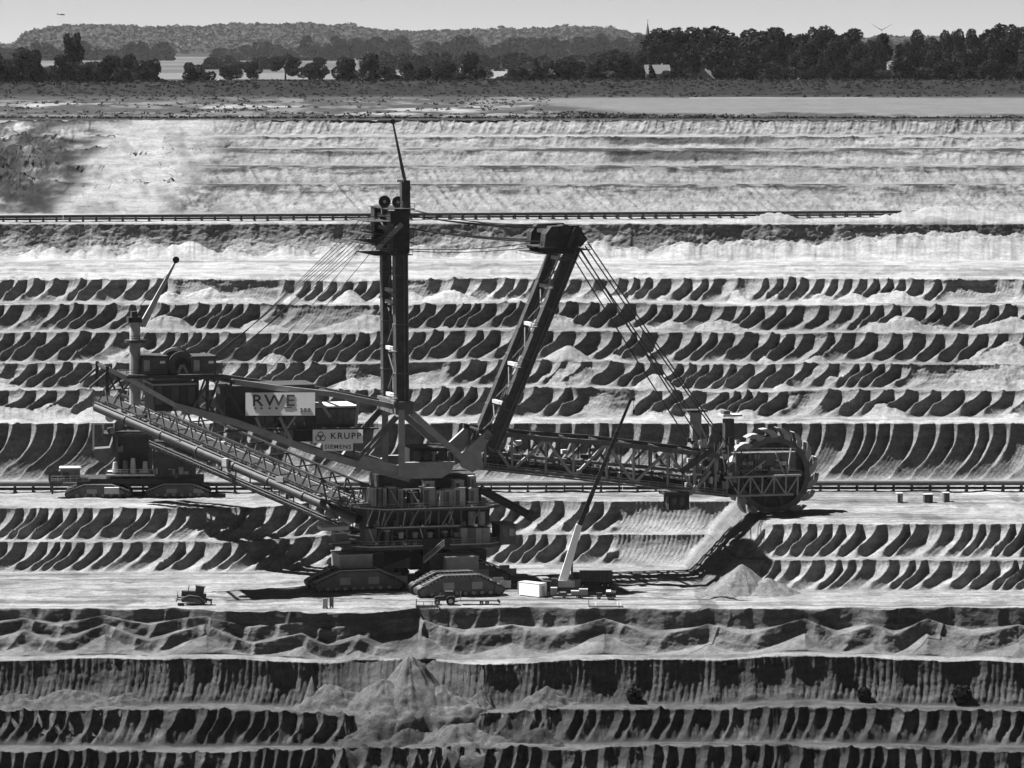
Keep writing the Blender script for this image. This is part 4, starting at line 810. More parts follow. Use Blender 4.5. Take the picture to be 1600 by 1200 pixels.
p2 = P('head_post', E.box(1082, 1096, 645, 700, 5, 2), GREY); P('post_platform', E.box(1074, 1106, 641, 644, 6, 4), STEEL, p2); P('post_stay', MB().bar(E(1092, 660, 6), E(1104, 686, 6), .3), GREY, p2)
for i in range(60):
    px = rp.uniform(1070, 1152); py = rp.uniform(690, 770); P('drive_equipment', E.box(px, px + rp.uniform(2, 9), py - rp.uniform(3, 11), py, rp.uniform(5.2, 7.6), rp.uniform(.5, 1.6)), rp.choice((STEEL, DARK, MID, GREY, STEEL, PALE)))
P('equipment_cabinet', E.box(1094, 1105, 686, 701, 6.5, 2), PALE)
for i in range(8):
    px = rp.uniform(1115, 1160); P('hydraulic_hose', MB().bar(E(px, rp.uniform(690, 705), 7), E(px + rp.uniform(-8, 12), rp.uniform(718, 745), 7), .22), rp.choice((GREY, MID, PALE)))
cabx = P('operator_cab', E.box(1045, 1077, 774, 797, 7, 4), DARK); P('cab_roof', E.box(1040, 1082, 770, 774, 7.6, 5.2), STEEL, cabx)
for px in (1050, 1062): P('window', E.box(px, px + 7, 778, 789, 7.05, .08), GLASSD, cabx)
P('ladder', E.box(1041, 1043, 775, 787, 7, .2), MID, cabx); P('cab_hanger', E.box(1058, 1072, 764, 772, 6, 2), STEEL)
# ---- counterweight boom at the left
def CW(px, py, w=7.0): return E(px, py, w)
for w in (7.0, -7.0):
    sh = TX * (w - 7.0); g_ = GREY if w > 0 else MID
    for pts_, wd_, m in ((((272, 634), (374, 662), (480, 702), (566, 728), (640, 748)), 1.5, g_), (((362, 596), (430, 606), (520, 616), (600, 632), (640, 642)), 1.2, g_),
                         (((170, 577), (206, 595), (275, 634)), 1.0, PALE if w > 0 else MID), (((200, 588), (334, 590), (366, 597)), .8, STEEL)):
        for a_, b_ in zip(pts_[:-1], pts_[1:]): P('counterweight_chord', MB().bar(CW(*a_) + sh, CW(*b_) + sh, 1.0, wd_), m)
    for a_, b_, wd_, m in (((168, 572), (168, 612), .7, STEEL), ((168, 582), (140, 606), .5, MID), ((205, 594), (182, 622), .5, MID), ((182, 586), (196, 616), .4, STEEL), ((324, 592), (324, 646), .7, STEEL), ((309, 592), (309, 645), .5, STEEL),
                       ((326, 596), (300, 640), .5, MID), ((326, 616), (356, 656), .5, MID), ((340, 596), (324, 640), .4, STEEL), ((362, 598), (346, 640), .5, STEEL), ((352, 600), (378, 648), .5, STEEL), ((492, 616), (516, 652), .6, g_), ((560, 622), (556, 668), .6, g_), ((437, 652), (456, 690), .6, g_), ((462, 650), (446, 672), .5, g_), ((400, 652), (408, 672), .6, g_), ((553, 680), (553, 716), .6, MID)):
        P('counterweight_strut', MB().bar(CW(*a_) + sh, CW(*b_) + sh, wd_, wd_), m)
for px, py in ((170, 577), (206, 595), (240, 616), (275, 634), (374, 662), (480, 702), (430, 606), (520, 616)): P('cross_member', MB().bar(CW(px, py), CW(px, py) - TX * 14, .6, .6), STEEL)
mh = P('machine_house', E.box(352, 492, 604, 662, 5.5, 11), DARK); P('house_roof', E.box(350, 494, 602, 604, 5.8, 11.6), STEEL, mh)
for i in range(7): P('wall_panel', E.box(384 + i * 15.4, 398 + i * 15.4, 651, 668, 5.7, .25), MID if i % 3 else STEEL, mh)
mh = P('machine_house', E.box(493, 558, 638, 668, 5.5, 11), STEEL)
for i in range(6): P('wall_panel', E.box(494 + i * 10.6, 503.6 + i * 10.6, 640, 662, 5.7, .25), MID, mh)
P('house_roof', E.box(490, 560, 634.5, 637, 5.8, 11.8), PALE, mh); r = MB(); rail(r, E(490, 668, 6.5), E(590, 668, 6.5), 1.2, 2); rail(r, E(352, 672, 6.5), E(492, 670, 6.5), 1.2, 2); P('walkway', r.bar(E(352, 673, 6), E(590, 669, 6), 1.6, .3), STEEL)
P('machine_house', E.box(458, 490, 670, 690, 4, 9), DARK)
dkp = E.box(198, 336, 586, 590, 8, 16); rail(dkp, E(198, 586, 8), E(336, 586, 8), 1.1, 2.2); P('counterweight_deck', dkp, STEEL)
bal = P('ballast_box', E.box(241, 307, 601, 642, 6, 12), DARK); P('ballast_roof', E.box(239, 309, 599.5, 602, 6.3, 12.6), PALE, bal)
for i in range(5): P('ballast_panel', E.box(243 + i * 12.8, 254 + i * 12.8, 604, 632, 6.1, .15), STEEL if i % 2 else MID, bal)
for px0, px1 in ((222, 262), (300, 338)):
    o = P('winch_cabin', E.box(px0, px1, 559, 585, 6, 8), MID); P('cabin_roof', E.box(px0 - 1, px1 + 1, 556.5, 559, 6.3, 8.6), STEEL, o); P('plate', E.box(px0 + 3, px0 + 12, 563, 580, 6.1, .1), PALE, o); P('plate', E.box(px1 - 12, px1 - 4, 564, 568, 6.1, .1), SIGN, o)  # left pale plate paints in the sunlit left part of the cabin
dr = P('winch_drum', MB().tube(E(284, 570, 5), E(284, 570, 2), 2.7, 2.7, 24), DARK); P('drum_flange', MB().ring(E(284, 570, 5.1), AX, ZUP, 1.6, 3.0, .3, 28), MID, dr, fix=True)
dr = P('winch_drum', MB().tube(E(272, 567, 2), E(272, 567, -3), 3.1, 3.1, 24), DARK); P('drum_flange', MB().ring(E(272, 567, 2.1), AX, ZUP, 2.7, 3.35, .4, 28), PALE, dr, fix=True); P('drum_flange', MB().ring(E(276, 565, -3), AX, ZUP, 2.7, 3.3, .4, 28), MID, dr, fix=True)
P('winch_stand', MB().bar(E(278, 585, 5.6), E(284, 570, 5.6), .5).bar(E(294, 585, 5.6), E(286, 570, 5.6), .5), GREY)
pc = P('pillar_crane', MB().tube(E(211, 632, 4), E(211, 534, 4), 1.25, 1.2, 14), GREY); P('pillar_top', MB().tube(E(211, 534, 4), E(211, 503, 4), 1.2, 1.15, 14), PALE, pc)
P('pillar_platform', MB().tube(E(212, 535, 4), E(212, 531, 4), 2.5, 2.5, 16), STEEL, pc); P('slewing_head', E.box(201, 222, 496, 504, 5.5, 3), DARK, pc); P('slewing_head', E.box(206, 215, 487, 496, 5, 2), STEEL, pc)
r = MB(); rail(r, E(195, 533, 6), E(230, 533, 6), 1.1, 1.5); P('railing', r, MID, pc)
for dx in (-1.5, 2.5): P('crane_jib', MB().bar(E(221 + dx, 510, 4.5), E(275, 407, 4.5), .95, .95, w2=.4, h2=.4), PALE, pc)
P('jib_head', MB().tube(E(275, 406, 5.2), E(275, 406, 3.8), .75, .75, 14), DARK, pc); P('jib_stay', MB().bar(E(208, 490, 4.5), E(262, 428, 4.5), .12), STEEL, pc)
# ---- name boards, turned a little off the machine's side and leaning back
ba = math.radians(2); BA = Vector((math.cos(ba), math.sin(ba), 0)); lean = math.radians(14)
BT = Vector((math.sin(ba) * math.cos(lean), -math.cos(ba) * math.cos(lean), math.sin(lean))); BU = BT.cross(BA).normalized()
def board(px0, px1, py0, py1, w, name='sign_board'):
    p, q = E(px0, py1, w), E(px1, py1, w); l = (q - p).length; h = E((px0 + px1) / 2, py0, w).z - (p.z + q.z) / 2; c = (p + q) / 2; c.z = (p.z + q.z) / 2
    return P(name, MB().box(c - BT * .175, l, .35, h, BA, -BT, BU), SIGN)
def on_board(bx, px, py, out=.03):                          # point on the board bx = (px0, px1, py0, py1, w)
    px0, px1, py0, py1, w = bx; p, q = E(px0, py1, w), E(px1, py1, w); c = (p + q) / 2; c.z = (p.z + q.z) / 2; l = (q - p).length; h = E((px0 + px1) / 2, py0, w).z - c.z
    return c + BA * (((px - px0) / (px1 - px0) - .5) * l) + BU * ((py1 - py) / (py1 - py0) * h) + BT * out
B1 = (384.5, 491, 613, 649, 9.6); s1 = board(*B1)
lettering('RWE', 3.6, on_board(B1, 427, 626.5), BA, BU, BT, INK, s1, ORG, 1.16, 1.12); lettering('288', 1.3, on_board(B1, 476, 641), BA, BU, BT, INK2, s1, ORG, 1.1, 1.15)
for px, wd_ in ((399, 3), (409, 3.5), (421.5, 3.5), (432, 3.5), (449.5, 13)):
    c = on_board(B1, px, 639.3 if wd_ < 5 else 637.6, .02); P('lettering', MB().box(c, wd_ / 7.1, .05, .42 if wd_ < 5 else .24, BA, -BT, BU), INK2, s1)
for px in (392, 425, 458, 484): P('board_stay', MB().bar(on_board(B1, px, 646, -.3), on_board(B1, px, 646, -.3) - TX * 3.5, .2), STEEL, s1)
B2 = (489.5, 566, 671, 692, 9.8); s2 = board(*B2); lettering('KRUPP', 1.95, on_board(B2, 540, 681.5), BA, BU, BT, INK3, s2, ORG, 1.02, 1.22)
for dx, dy in ((0, -3), (-3.2, 2.6), (3.2, 2.6)): P('logo_ring', MB().ring(on_board(B2, 501.5 + dx, 682 + dy, .03), BA, BU, .52, .68, .06, 20), INK3, s2, fix=True)
B3 = (505, 551, 692.6, 704, 9.8); s3 = board(*B3); lettering('SIEMENS', 1.3, on_board(B3, 528, 698.3), BA, BU, BT, INK, s3, ORG, 1.08, 1.15)
for bb, ss in ((B2, s2), (B3, s3)):
    for f in (.15, .85): px = bb[0] + (bb[1] - bb[0]) * f; P('board_stay', MB().bar(on_board(bb, px, bb[3] - 3, -.3), on_board(bb, px, bb[3] - 3, -.3) - TX * 3.2, .18), STEEL, ss)
# ---- discharge bridge, going back and up to the left
b0, b1 = E(572, 800, 0), WY(150, 640, 948); th2 = math.atan2(b0.y - b1.y, b0.x - b1.x)
D = Frame((b0.x, b0.y), th2); DA, DT = D.a, D.t
UPB = (D(225, 668, 5) - D(560, 812, 5)).normalized(); NB = (D(225, 668, 5) + ZUP * 0) 
n0, n1 = D(560, 812, 5), D(150, 636, 5); L_ = n1 - n0
dkb = MB(); dkb.bar(n0 - DT * 5 + ZUP * 1.2, n1 - DT * 5 + ZUP * 1.2, 4.2, .5); BR = P('bridge_conveyor', dkb, BELT)
for w in (0.0, 10.0):
    P('bridge_tube', MB().tube(n0 - DT * w, n1 - DT * w, 1.05, 1.05, 16), STEEL, BR)
    P('tube_walkway', MB().bar(n0 - DT * (w - .2) + ZUP * 1.25, n1 - DT * (w - .2) + ZUP * 1.25, .9, .12), MID, BR)
    u = ZUP * 5.2; ins = DT * (.8 if w else -.8)
    P('top_chord', MB().bar(n0 - DT * w + u + ins + L_ * .05, n0 - DT * w + u + ins + L_ * .92, .5, .5), STEEL, BR)
    N = 18
    for i in range(N):
        a_, b_ = n0 - DT * w + L_ * (i / N), n0 - DT * w + L_ * ((i + 1) / N); m_ = (a_ + b_) / 2 + u + ins
        P('lattice', MB().bar(a_, m_, .34), MID, BR); P('lattice', MB().bar(b_, m_, .34), MID, BR)
    r = MB(); rail(r, n0 - DT * w + ZUP * 1.3, n1 - DT * w + ZUP * 1.3, 1.1, 2.2); P('railing', r, MID, BR)
    for f in (.08, .2, .33, .46, .6, .74, .88): c = n0 - DT * w + L_ * f; d_ = L_.normalized(); P('tube_collar', MB().tube(c - d_ * .25, c + d_ * .25, 1.25, 1.25, 16), STEEL, BR)
for i in range(24): c = n0 + L_ * ((i + .5) / 24); P('cross_member', MB().bar(c, c - DT * 10, .4, .5), STEEL, BR)
for i in range(10): c = n0 + L_ * ((i + .5) / 10) + ZUP * 5.2 + DT * .8; P('top_member', MB().bar(c - DT * 1.6, c - DT * 10, .3, .3), STEEL, BR)
lo = ZUP * -3.4                                           # the lower gallery hung under the bridge
P('lower_gallery', MB().bar(n0 + lo - DT * 1 + L_ * .02, n0 + lo - DT * 1 + L_ * .78, 3.2, .7), STEEL, BR)
r = MB(); rail(r, n0 + lo + DT * .8 + L_ * .02, n0 + lo + DT * .8 + L_ * .78, 1.2, 2.0); P('railing', r, GREY, BR)
for i in range(15): c = n0 + L_ * (.02 + .76 * i / 14); P('hanger', MB().bar(c, c + lo, .3), STEEL, BR)
for i in range(44):
    f = rp.random() * .95; c = n0 + L_ * f - DT * rp.uniform(-.6, 9) + ZUP * rp.uniform(-3.2, 2.2); P('bridge_equipment', MB().box(c, rp.uniform(.5, 2.4), rp.uniform(.4, 1.2), rp.uniform(.4, 1.4), DA, -DT, ZUP), rp.choice((STEEL, MID, GREY, PALE, DARK)), BR)
P('bridge_box', MB().box(n0 + L_ * .48 + ZUP * -.4 + DT * 1.2, 1.4, 1, 1.8, DA, -DT, ZUP), PALE, BR)
P('discharge_head', MB().bar(n1 - DT * 5, n1 - DT * 5 + DA * -3 + ZUP * 1.0, 6, 2.2), STEEL, BR)
# ------------------------------------------------------------------ hopper car on the bench above, under the end of the bridge
BZ = 12.5              # height of the conveyor bench
CZ = 12.5
hb = WZ(215, 775, CZ); H = Frame((hb.x, hb.y), 0.06); HO = Vector((hb.x, hb.y, CZ))
HC = thing('hopper_car', HO, 'dark crawler mounted hopper car under the end of the discharge bridge', 'mining machine')
def Q(name, mb, m, parent=None, fix=False): return mb.build(name, m, parent or HC, HO, fix)
for px0, px1, w in ((101, 206, 5), (226, 330, 5), (101, 206, -3), (226, 330, -3)):
    c = H((px0 + px1) / 2, 777, 5); c.z = CZ + .05; L = (px1 - px0) / F * c.y; crawler(c - H.t * (5 - w), L, 3.2, 3.4, H.a, H.t, HC, HO, shoe=.8)
Q('chassis', H.box(120, 318, 748, 757, 4, 10), DARK)
Q('machinery_house', H.box(240, 304, 692, 750, 3, 9), DARK); Q('hopper_wall', MB().prism([H(px, py, 3.2) for px, py in ((238, 690), (262, 690), (306, 724), (306, 750), (240, 750))], -H.t * .4), STEEL, fix=True)
Q('tower_post', H.box(180, 186, 680, 750, 3, 1), STEEL); Q('tower_post', H.box(232, 238, 680, 750, 3, 1), STEEL); Q('tower_post', H.box(180, 186, 680, 750, -5, 1), STEEL)
dk_ = H.box(166, 242, 741, 744, 4, 9); rail(dk_, H(166, 741, 4), H(242, 741, 4), 1.1, 1.6); Q('deck', dk_, PALE)
dk_ = H.box(160, 232, 678, 682, 4, 9); rail(dk_, H(160, 678, 4), H(232, 678, 4), 1.1, 1.6); Q('deck', dk_, STEEL)
Q('upper_house', H.box(176, 232, 682, 706, 2, 7), DARK); Q('upper_house', H.box(184, 236, 706, 740, 0, 6), DARK)
for px, py0, py1, m in ((180, 722, 738, PALE), (196, 720, 740, MID), (208, 716, 740, PALE), (227, 721, 738, PALE)): b_ = H(px, py1, 3); Q('motor', MB().tube(b_, b_ + ZUP * (H(px, py0, 3).z - b_.z), .75, .5, 12), m)
fn = MB(); tp = [H(144, 702, 2), H(172, 700, 2), H(164, 724, 2), H(149, 718, 2)]; fn.prism(tp, -H.t * 5); Q('receiving_hopper', fn, MID, fix=True)
Q('hopper_post', MB().bar(H(146, 662, 3), H(146, 704, 3), .4), PALE); Q('hopper_post', MB().bar(H(161, 662, 3), H(161, 682, 3), .4), PALE); Q('hopper_beam', MB().bar(H(142, 662, 3), H(164, 662, 3), .4), PALE)
for px, py in ((172, 652), (201, 656), (217, 660), (186, 664)): Q('head_drum', MB().tube(H(px, py, 3), H(px, py, -2), 1.15, 1.15, 14), PALE if px != 186 else MID)
Q('transfer_belt', MB().bar(H(168, 672, 1), H(226, 664, 1), 4, .8), BELT)
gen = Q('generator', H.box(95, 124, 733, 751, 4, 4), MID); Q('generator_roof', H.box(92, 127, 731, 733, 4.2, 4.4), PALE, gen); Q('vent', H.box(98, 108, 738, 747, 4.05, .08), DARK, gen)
Q('cantilever', MB().bar(H(80, 752, 4), H(140, 751, 4), .5, .6), MID); r = MB(); rail(r, H(80, 752, 4.4), H(140, 751, 4.4), 1.2, 1.5); Q('railing', r, PALE); Q('cantilever_stay', MB().bar(H(84, 750, 3), H(142, 722, 3), .35), MID); Q('cable_drum', MB().tube(H(88, 748, 3.5), H(88, 748, 1.5), 1.9, 1.9, 20), STEEL); Q('ground_leg', MB().bar(H(82, 754, 4), H(82, 772, 4), .4), STEEL)
Q('tool_box', H.box(163, 186, 762, 772, 6.5, 1.5), PALE)
for i in range(26):
    px = rp.uniform(166, 300); py = rp.choice((741, 706, 680, 750)); Q('equipment_box', H.box(px, px + rp.uniform(2, 8), py - rp.uniform(3, 12), py, rp.uniform(3, 4), rp.uniform(.5, 1.4)), rp.choice((STEEL, MID, DARK, GREY)))
# ------------------------------------------------------------------ belt conveyors along the benches
def conveyor(px0, px1, py_at, z, label, step, rail_h, frame_w, mL, mr):
    """long belt line: each leg frame is a part"""
    a = WZ(px0, py_at(px0), z); t = thing('belt_conveyor', a, label, 'conveyor'); pts = []
    p = WZ(px0, py_at(px0), z); q = WZ(px1, py_at(px1), z); L = (q - p).length; d = (q - p).normalized(); n = int(L / step); up = ZUP; nx = Vector((-d.y, d.x, 0))
    for k in range(int(L / 42) + 1):                       # belt and rails in long sections
        s0, s1 = p + d * (k * 42 + .05), p + d * min(L, k * 42 + 41.9)
        if (s1 - s0).dot(d) < 1: continue
        sec = MB().bar(s0 + up * (rail_h + .25), s1 + up * (rail_h + .25), frame_w, .35).build('belt', BELT, t, a)
        for s in (-1, 1): MB().bar(s0 + up * rail_h + nx * (s * frame_w * .55), s1 + up * rail_h + nx * (s * frame_w * .55), .4, .8).build('side_rail', mr, sec, a)
        MB().bar(s0 + up * (rail_h * .45), s1 + up * (rail_h * .45), frame_w * .85, .45).build('return_belt', BELT, sec, a)
    for i in range(n + 1):
        c = p + d * (i * step); MB().bar(c - nx * frame_w * .55, c - nx * frame_w * .55 + up * rail_h, .35).bar(c + nx * frame_w * .55, c + nx * frame_w * .55 + up * rail_h, .35).bar(c - nx * frame_w * .9 + up * .12, c + nx * frame_w * .9 + up * .12, .7, .25).build('leg_frame', mL, t, a)
    return t
conveyor(-120, 1720, lambda x: 770 - .001 * x, CZ + .05, 'long dark belt conveyor on the bench right behind the excavator', 4.4, 2.1, 2.4, STEEL, MID)
Z2 = [s for s in SEGS if s[6].get('tag') == 'D'][0][4]
conveyor(-120, 1445, lambda x: 347 - 8.5 * max(0, x) / 1445, Z2 + .1, 'long dark belt conveyor on the high bench below the rim', 4.0, 1.5, 3.0, STEEL, STEEL)
# ------------------------------------------------------------------ vehicles and gear on the excavator's bench
def wheel(t, org, c, r, w, ax, name='wheel'):
    o = MB().tube(c - ax * (w / 2), c + ax * (w / 2), r, r, 18).build(name, TYRE, t, org); MB().tube(c - ax * (w / 2 + .03), c + ax * (w / 2 + .03), r * .5, r * .5, 12).build('rim', PALE, o, org); return o
class Veh:
    def __init__(s, name, px, py, z, rz, label, cat, group=None):
        c = WZ(px, py, z); s.o = Vector((c.x, c.y, z)); s.t = thing(name, s.o, label, cat, group, rz)
    def p(s, name, mb, m, parent=None, fix=False): return mb.build(name, m, parent or s.t, None, fix)
    def wheels(s, xs, y, r, w):
        for x in xs:
            for k in (-1, 1): wheel(s.t, None, Vector((x, k * y, r)), r, w, Vector((0, 1, 0)))
V3 = Vector
# mobile crane
v = Veh('mobile_crane', 878, 930, 0.06, .0, 'mobile crane with white lower boom and dark extended telescopic boom', 'crane'); s_ = F / v.o.y
v.p('carrier', MB().box((0, 0, 1.0), 9.5, 2.7, .8), STEEL); v.wheels((-3.6, -2.2, 2.2, 3.6), 1.15, .65, .55)
cabc = v.p('driver_cab', MB().prism([(-4.7, -1.3, 1.2), (-2.9, -1.3, 1.2), (-2.9, -1.3, 3.2), (-4.3, -1.3, 3.2), (-4.7, -1.3, 2.3)], (0, 2.6, 0)), DARK, fix=True); v.p('window', MB().box((-3.8, -1.32, 2.2), 1.2, .05, .8), GLASSD, cabc)
v.p('crane_cab', MB().box((-1.6, -.9, 1.85), 1.5, 1.0, 1.9), STEEL); v.p('superstructure', MB().box((1.2, 0, 1.85), 4.4, 2.4, 1.5), PALE); v.p('counterweight', MB().box((3.4, 0, 1.9), 1.3, 2.5, 1.5), MID)
foot = V3((.2, 0, 3.0)); a1 = WY(905, 820, v.o.y) - v.o; a2 = WY(986, 623, v.o.y) - v.o
v.p('boom_base', MB().bar(foot, a1, 1.5, 1.9, w2=1.0, h2=1.3), SIGN); v.p('boom_ram', MB().tube(V3((2.2, 0, 2.6)), foot.lerp(a1, .55), .26, .2, 10), STEEL)
pr = a1 - (a1 - foot).normalized() * 1.2
for k in range(4): q_ = a1.lerp(a2, (k + 1) / 4); w_ = 1.0 - .13 * k; b_ = v.p('boom_section', MB().bar(pr, q_, w_ * .8, w_), STEEL if k else DARK); v.p('section_collar', MB().bar(q_ - (q_ - pr).normalized() * .3, q_, w_ * .9, w_ * 1.12), MID, b_); pr = q_
v.p('boom_head', MB().bar(a2, a2 + V3((.9, 0, -.1)), .5, .7), STEEL); v.p('hoist_rope', MB().tube(a2 + V3((.6, 0, 0)), a2 + V3((.6, 0, -2.4)), .06, .06, 6), ROPE); v.p('hook', MB().box(a2 + V3((.6, 0, -3.3)), .45, .3, .9), DARK)
for x in (-3, 3.2):
    og = v.p('outrigger', MB().bar((x, -3.2, .9), (x, 3.2, .9), .4, .4), MID)
    for s in (-1, 1): v.p('outrigger_foot', MB().bar((x, s * 3.2, 0), (x, s * 3.2, 1.0), .3), MID, og)
# truck with a long box body
v = Veh('box_truck', 931, 917, .06, .02, 'dark box bodied truck parked behind the mobile crane', 'truck')
bd = v.p('cargo_box', MB().box((0, 0, 1.2), 7.2, 2.5, 2.2), MID); v.p('box_roof', MB().box((0, 0, 3.4), 7.3, 2.6, .15), STEEL, bd)
for i in range(8): v.p('side_rib', MB().box((-3.3 + i * .94, -1.29, 1.25), .1, .08, 2.1), STEEL, bd)
v.p('chassis', MB().box((0, 0, .8), 7.6, 1.2, .38), DARK); v.wheels((-2.9, 1.4, 2.7), 1.05, .5, .45); v.p('driver_cab', MB().box((-4.4, 0, .8), 1.5, 2.4, 2.4), STEEL); v.p('window', MB().box((-4.4, -1.22, 2.2), 1.0, .06, .7), GLASSD)
# white container, with ribs and doors
v = Veh('site_container', 832, 931, .05, -.7, 'bright white site container beside the mobile crane', 'container')
bd = v.p('container_box', MB().box((0, 0, .15), 6.0, 2.5, 2.75), SIGN); v.p('container_roof', MB().box((0, 0, 2.9), 6.06, 2.56, .1), PALE, bd); v.p('skid', MB().box((0, -.9, 0), 5.8, .2, .15).box((0, .9, 0), 5.8, .2, .15), STEEL, bd)
for i in range(3): v.p('corner_post', MB().box(((-3, 3, 3)[i], (-1.25, -1.25, 1.25)[i], .15), .14, .14, 2.76), PALE, bd)
v.p('door', MB().box((3.02, 0, .3), .05, 1.0, 2.1), PALE, bd)
# tractor
v = Veh('tractor', 697, 945, .05, math.pi, 'dark farm tractor with pale wheel rims in front of the crawlers', 'tractor')
v.p('hood', MB().prism([(.2, -.45, .9), (2.4, -.45, .9), (2.5, -.45, 1.6), (2.1, -.45, 1.85), (.2, -.45, 1.95)], (0, .9, 0)), STEEL, fix=True)
cb = v.p('cab', MB().prism([(-1.5, -.8, 1.0), (.3, -.8, 1.0), (.35, -.8, 1.9), (.1, -.8, 2.8), (-1.3, -.8, 2.8), (-1.55, -.8, 1.9)], (0, 1.6, 0)), DARK, fix=True); v.p('cab_roof', MB().box((-.6, 0, 2.8), 1.8, 1.8, .18), STEEL, cb); v.p('window', MB().box((-.6, -.82, 1.9), 1.3, .05, .8).box((-.6, .82, 1.9), 1.3, .05, .8), GLASSD, cb)
for k in (-1, 1):
    wheel(v.t, None, V3((-1.0, k * 1.0, .95)), .95, .55, V3((0, 1, 0))); wheel(v.t, None, V3((1.9, k * .9, .62)), .62, .42, V3((0, 1, 0))); v.p('fender', MB().ring(V3((-1.0, k * 1.0, .95)), V3((1, 0, 0)), V3((0, 0, 1)), 1.02, 1.1, .6, 12, .4, 2.8), MID, fix=True)
v.p('exhaust', MB().tube((1.0, .5, 1.9), (1.0, .5, 3.0), .07, .07, 8), DARK); v.p('rear_hitch', MB().box((-2.0, 0, .6), .9, .5, .2), DARK)
v = Veh('leveling_harrow', 668, 950, .05, 0, 'low leveling frame mounted in front of the tractor', 'farm implement')
v.p('frame', MB().bar((-2.4, -.9, .35), (2.4, -.9, .35), .25).bar((-2.4, .9, .35), (2.4, .9, .35), .25).bar((-2.4, -.9, .35), (-2.4, .9, .35), .25).bar((2.4, -.9, .35), (2.4, .9, .35), .25), STEEL)
v.p('upper_frame', MB().bar((-2.4, -.9, 1.5), (1.6, -.9, 1.5), .12).bar((-2.4, -.9, .3), (-2.4, -.9, 1.9), .14).bar((-.8, -.9, .3), (-.8, -.9, 1.5), .12).bar((1.0, -.9, .3), (1.0, -.9, 1.5), .12).bar((-2.4, .9, .3), (-2.4, .9, 1.9), .14), MID)
for i in range(8): v.p('tine', MB().bar((-2.2 + i * .62, -.95, .0), (-2.2 + i * .62, -.85, .4), .12), DARK)
v = Veh('flat_trailer', 748, 944, .05, 0.0, 'low flat trailer hitched behind the tractor', 'trailer')
v.p('bed', MB().box((0, 0, .75), 8.0, 2.2, .25), MID); v.wheels((.6, 1.8), .9, .42, .35); v.p('drawbar', MB().bar((-4, 0, .75), (-6, 0, .6), .2), STEEL); v.p('front_rack', MB().bar((-3.9, -1, 1), (-3.9, -1, 2.6), .12).bar((-3.9, 1, 1), (-3.9, 1, 2.6), .12), PALE); v.p('rear_ramp', MB().bar((4.0, -.8, .9), (4.6, -.8, .4), .3).bar((4.0, .8, .9), (4.6, .8, .4), .3), DARK)
# low platform trailer with tank, at the crane
v = Veh('pallet_trailer', 890, 934, .05, 0, 'low grey trailer loaded with boxes just below the mobile crane', 'trailer')
v.p('bed', MB().box((0, 0, .5), 8.2, 2.0, .25), MID); v.wheels((-1.2, 2.6), .8, .35, .3)
for x, w_, h_, m in ((-3.4, 1.4, 1.5, GREY), (-1.6, 1.6, .5, MID), (1.2, 1.8, .8, GREY), (3.0, 1.9, 1.2, GREY)): v.p('crate', MB().box((x, 0, .76), w_, 1.8, h_), m)
v = Veh('tank_trailer', 945, 936, .05, 0, 'small tank on wheels with a bright round top right of the grey trailer', 'tank trailer')
tk = v.p('tank', MB().tube((.2, 0, 1.15), (2.4, 0, 1.15), .72, .72, 16), DARK); v.p('tank_top', MB().tube((.35, -.05, 1.5), (1.3, -.05, 1.5), .5, .5, 14), SIGN, tk); v.p('drawbar', MB().bar((-1.6, 0, .6), (2.4, 0, .6), .25), STEEL); v.wheels((.9, 1.7), .8, .38, .3); v.p('pump', MB().box((-1.2, 0, .6), 1.2, .9, .8), STEEL); wheel(v.t, None, V3((-1.3, -.6, .4)), .4, .25, V3((0, 1, 0)))
v = Veh('drag_frame', 947, 949, .05, 0, 'low pale drag frame with an upright post near the bench edge', 'farm implement')
v.p('beam', MB().bar((-3.7, 0, .25), (3.7, 0, .25), .25, .3).bar((-3.7, 1.2, .25), (3.7, 1.2, .25), .2, .25), PALE); v.p('post', MB().bar((-3.7, 0, .2), (-3.7, 0, 2.0), .16), PALE)
for x in (-2.2, 2.4, 3.1): v.p('bracket', MB().bar((x, 0, .3), (x, 1.2, 1.0), .2), GREY)
# bulldozer
v = Veh('bulldozer', 301, 942, .35, math.pi + .12, 'dark bulldozer tilted at the edge of the scooped slope on the left', 'bulldozer'); v.t.rotation_euler = (0, math.radians(-9), math.pi + .1); v.t.scale = (1.2, 1.2, 1.2)
for k in (-1, 1):
    c = V3((0, k * 1.0 - .3, 0)); 
    trk = crawler(V3((0, k * 1.05 - .32, .02)), 4.3, 1.35, .64, V3((1, 0, 0)), V3((0, -1, 0)), v.t, None, shoe=.3)
v.p('hood', MB().prism([(-.2, -.7, 1.0), (2.2, -.7, 1.0), (2.25, -.7, 1.9), (-.2, -.7, 2.2)], (0, 1.4, 0)), STEEL, fix=True); v.p('body', MB().box((-1.0, 0, .9), 2.4, 1.5, 1.0), STEEL)
cb = v.p('cab', MB().box((-.9, 0, 1.9), 1.5, 1.5, 1.25), DARK); v.p('cab_roof', MB().box((-.9, 0, 3.15), 1.8, 1.7, .15), MID, cb); v.p('window', MB().box((-.9, 0, 2.2), 1.3, 1.56, .75), GLASSD, cb); v.p('exhaust', MB().tube((1.1, .3, 2.0), (1.1, .3, 3.0), .08, .08, 8), DARK)
bl = MB(); prof = [(2.95, .0), (2.75, .35), (2.7, .8), (2.85, 1.3), (3.0, 1.35), (2.86, .8), (2.9, .35), (3.1, 0)]; bl.prism([(x, -1.9, h) for x, h in prof], (0, 3.8, 0)); v.p('blade', bl, STEEL, fix=True); v.p('blade_arm', MB().bar((0, -1.5, .5), (2.8, -1.5, .4), .2), STEEL); v.p('blade_arm', MB().bar((0, 1.5, .5), (2.8, 1.5, .4), .2), STEEL)
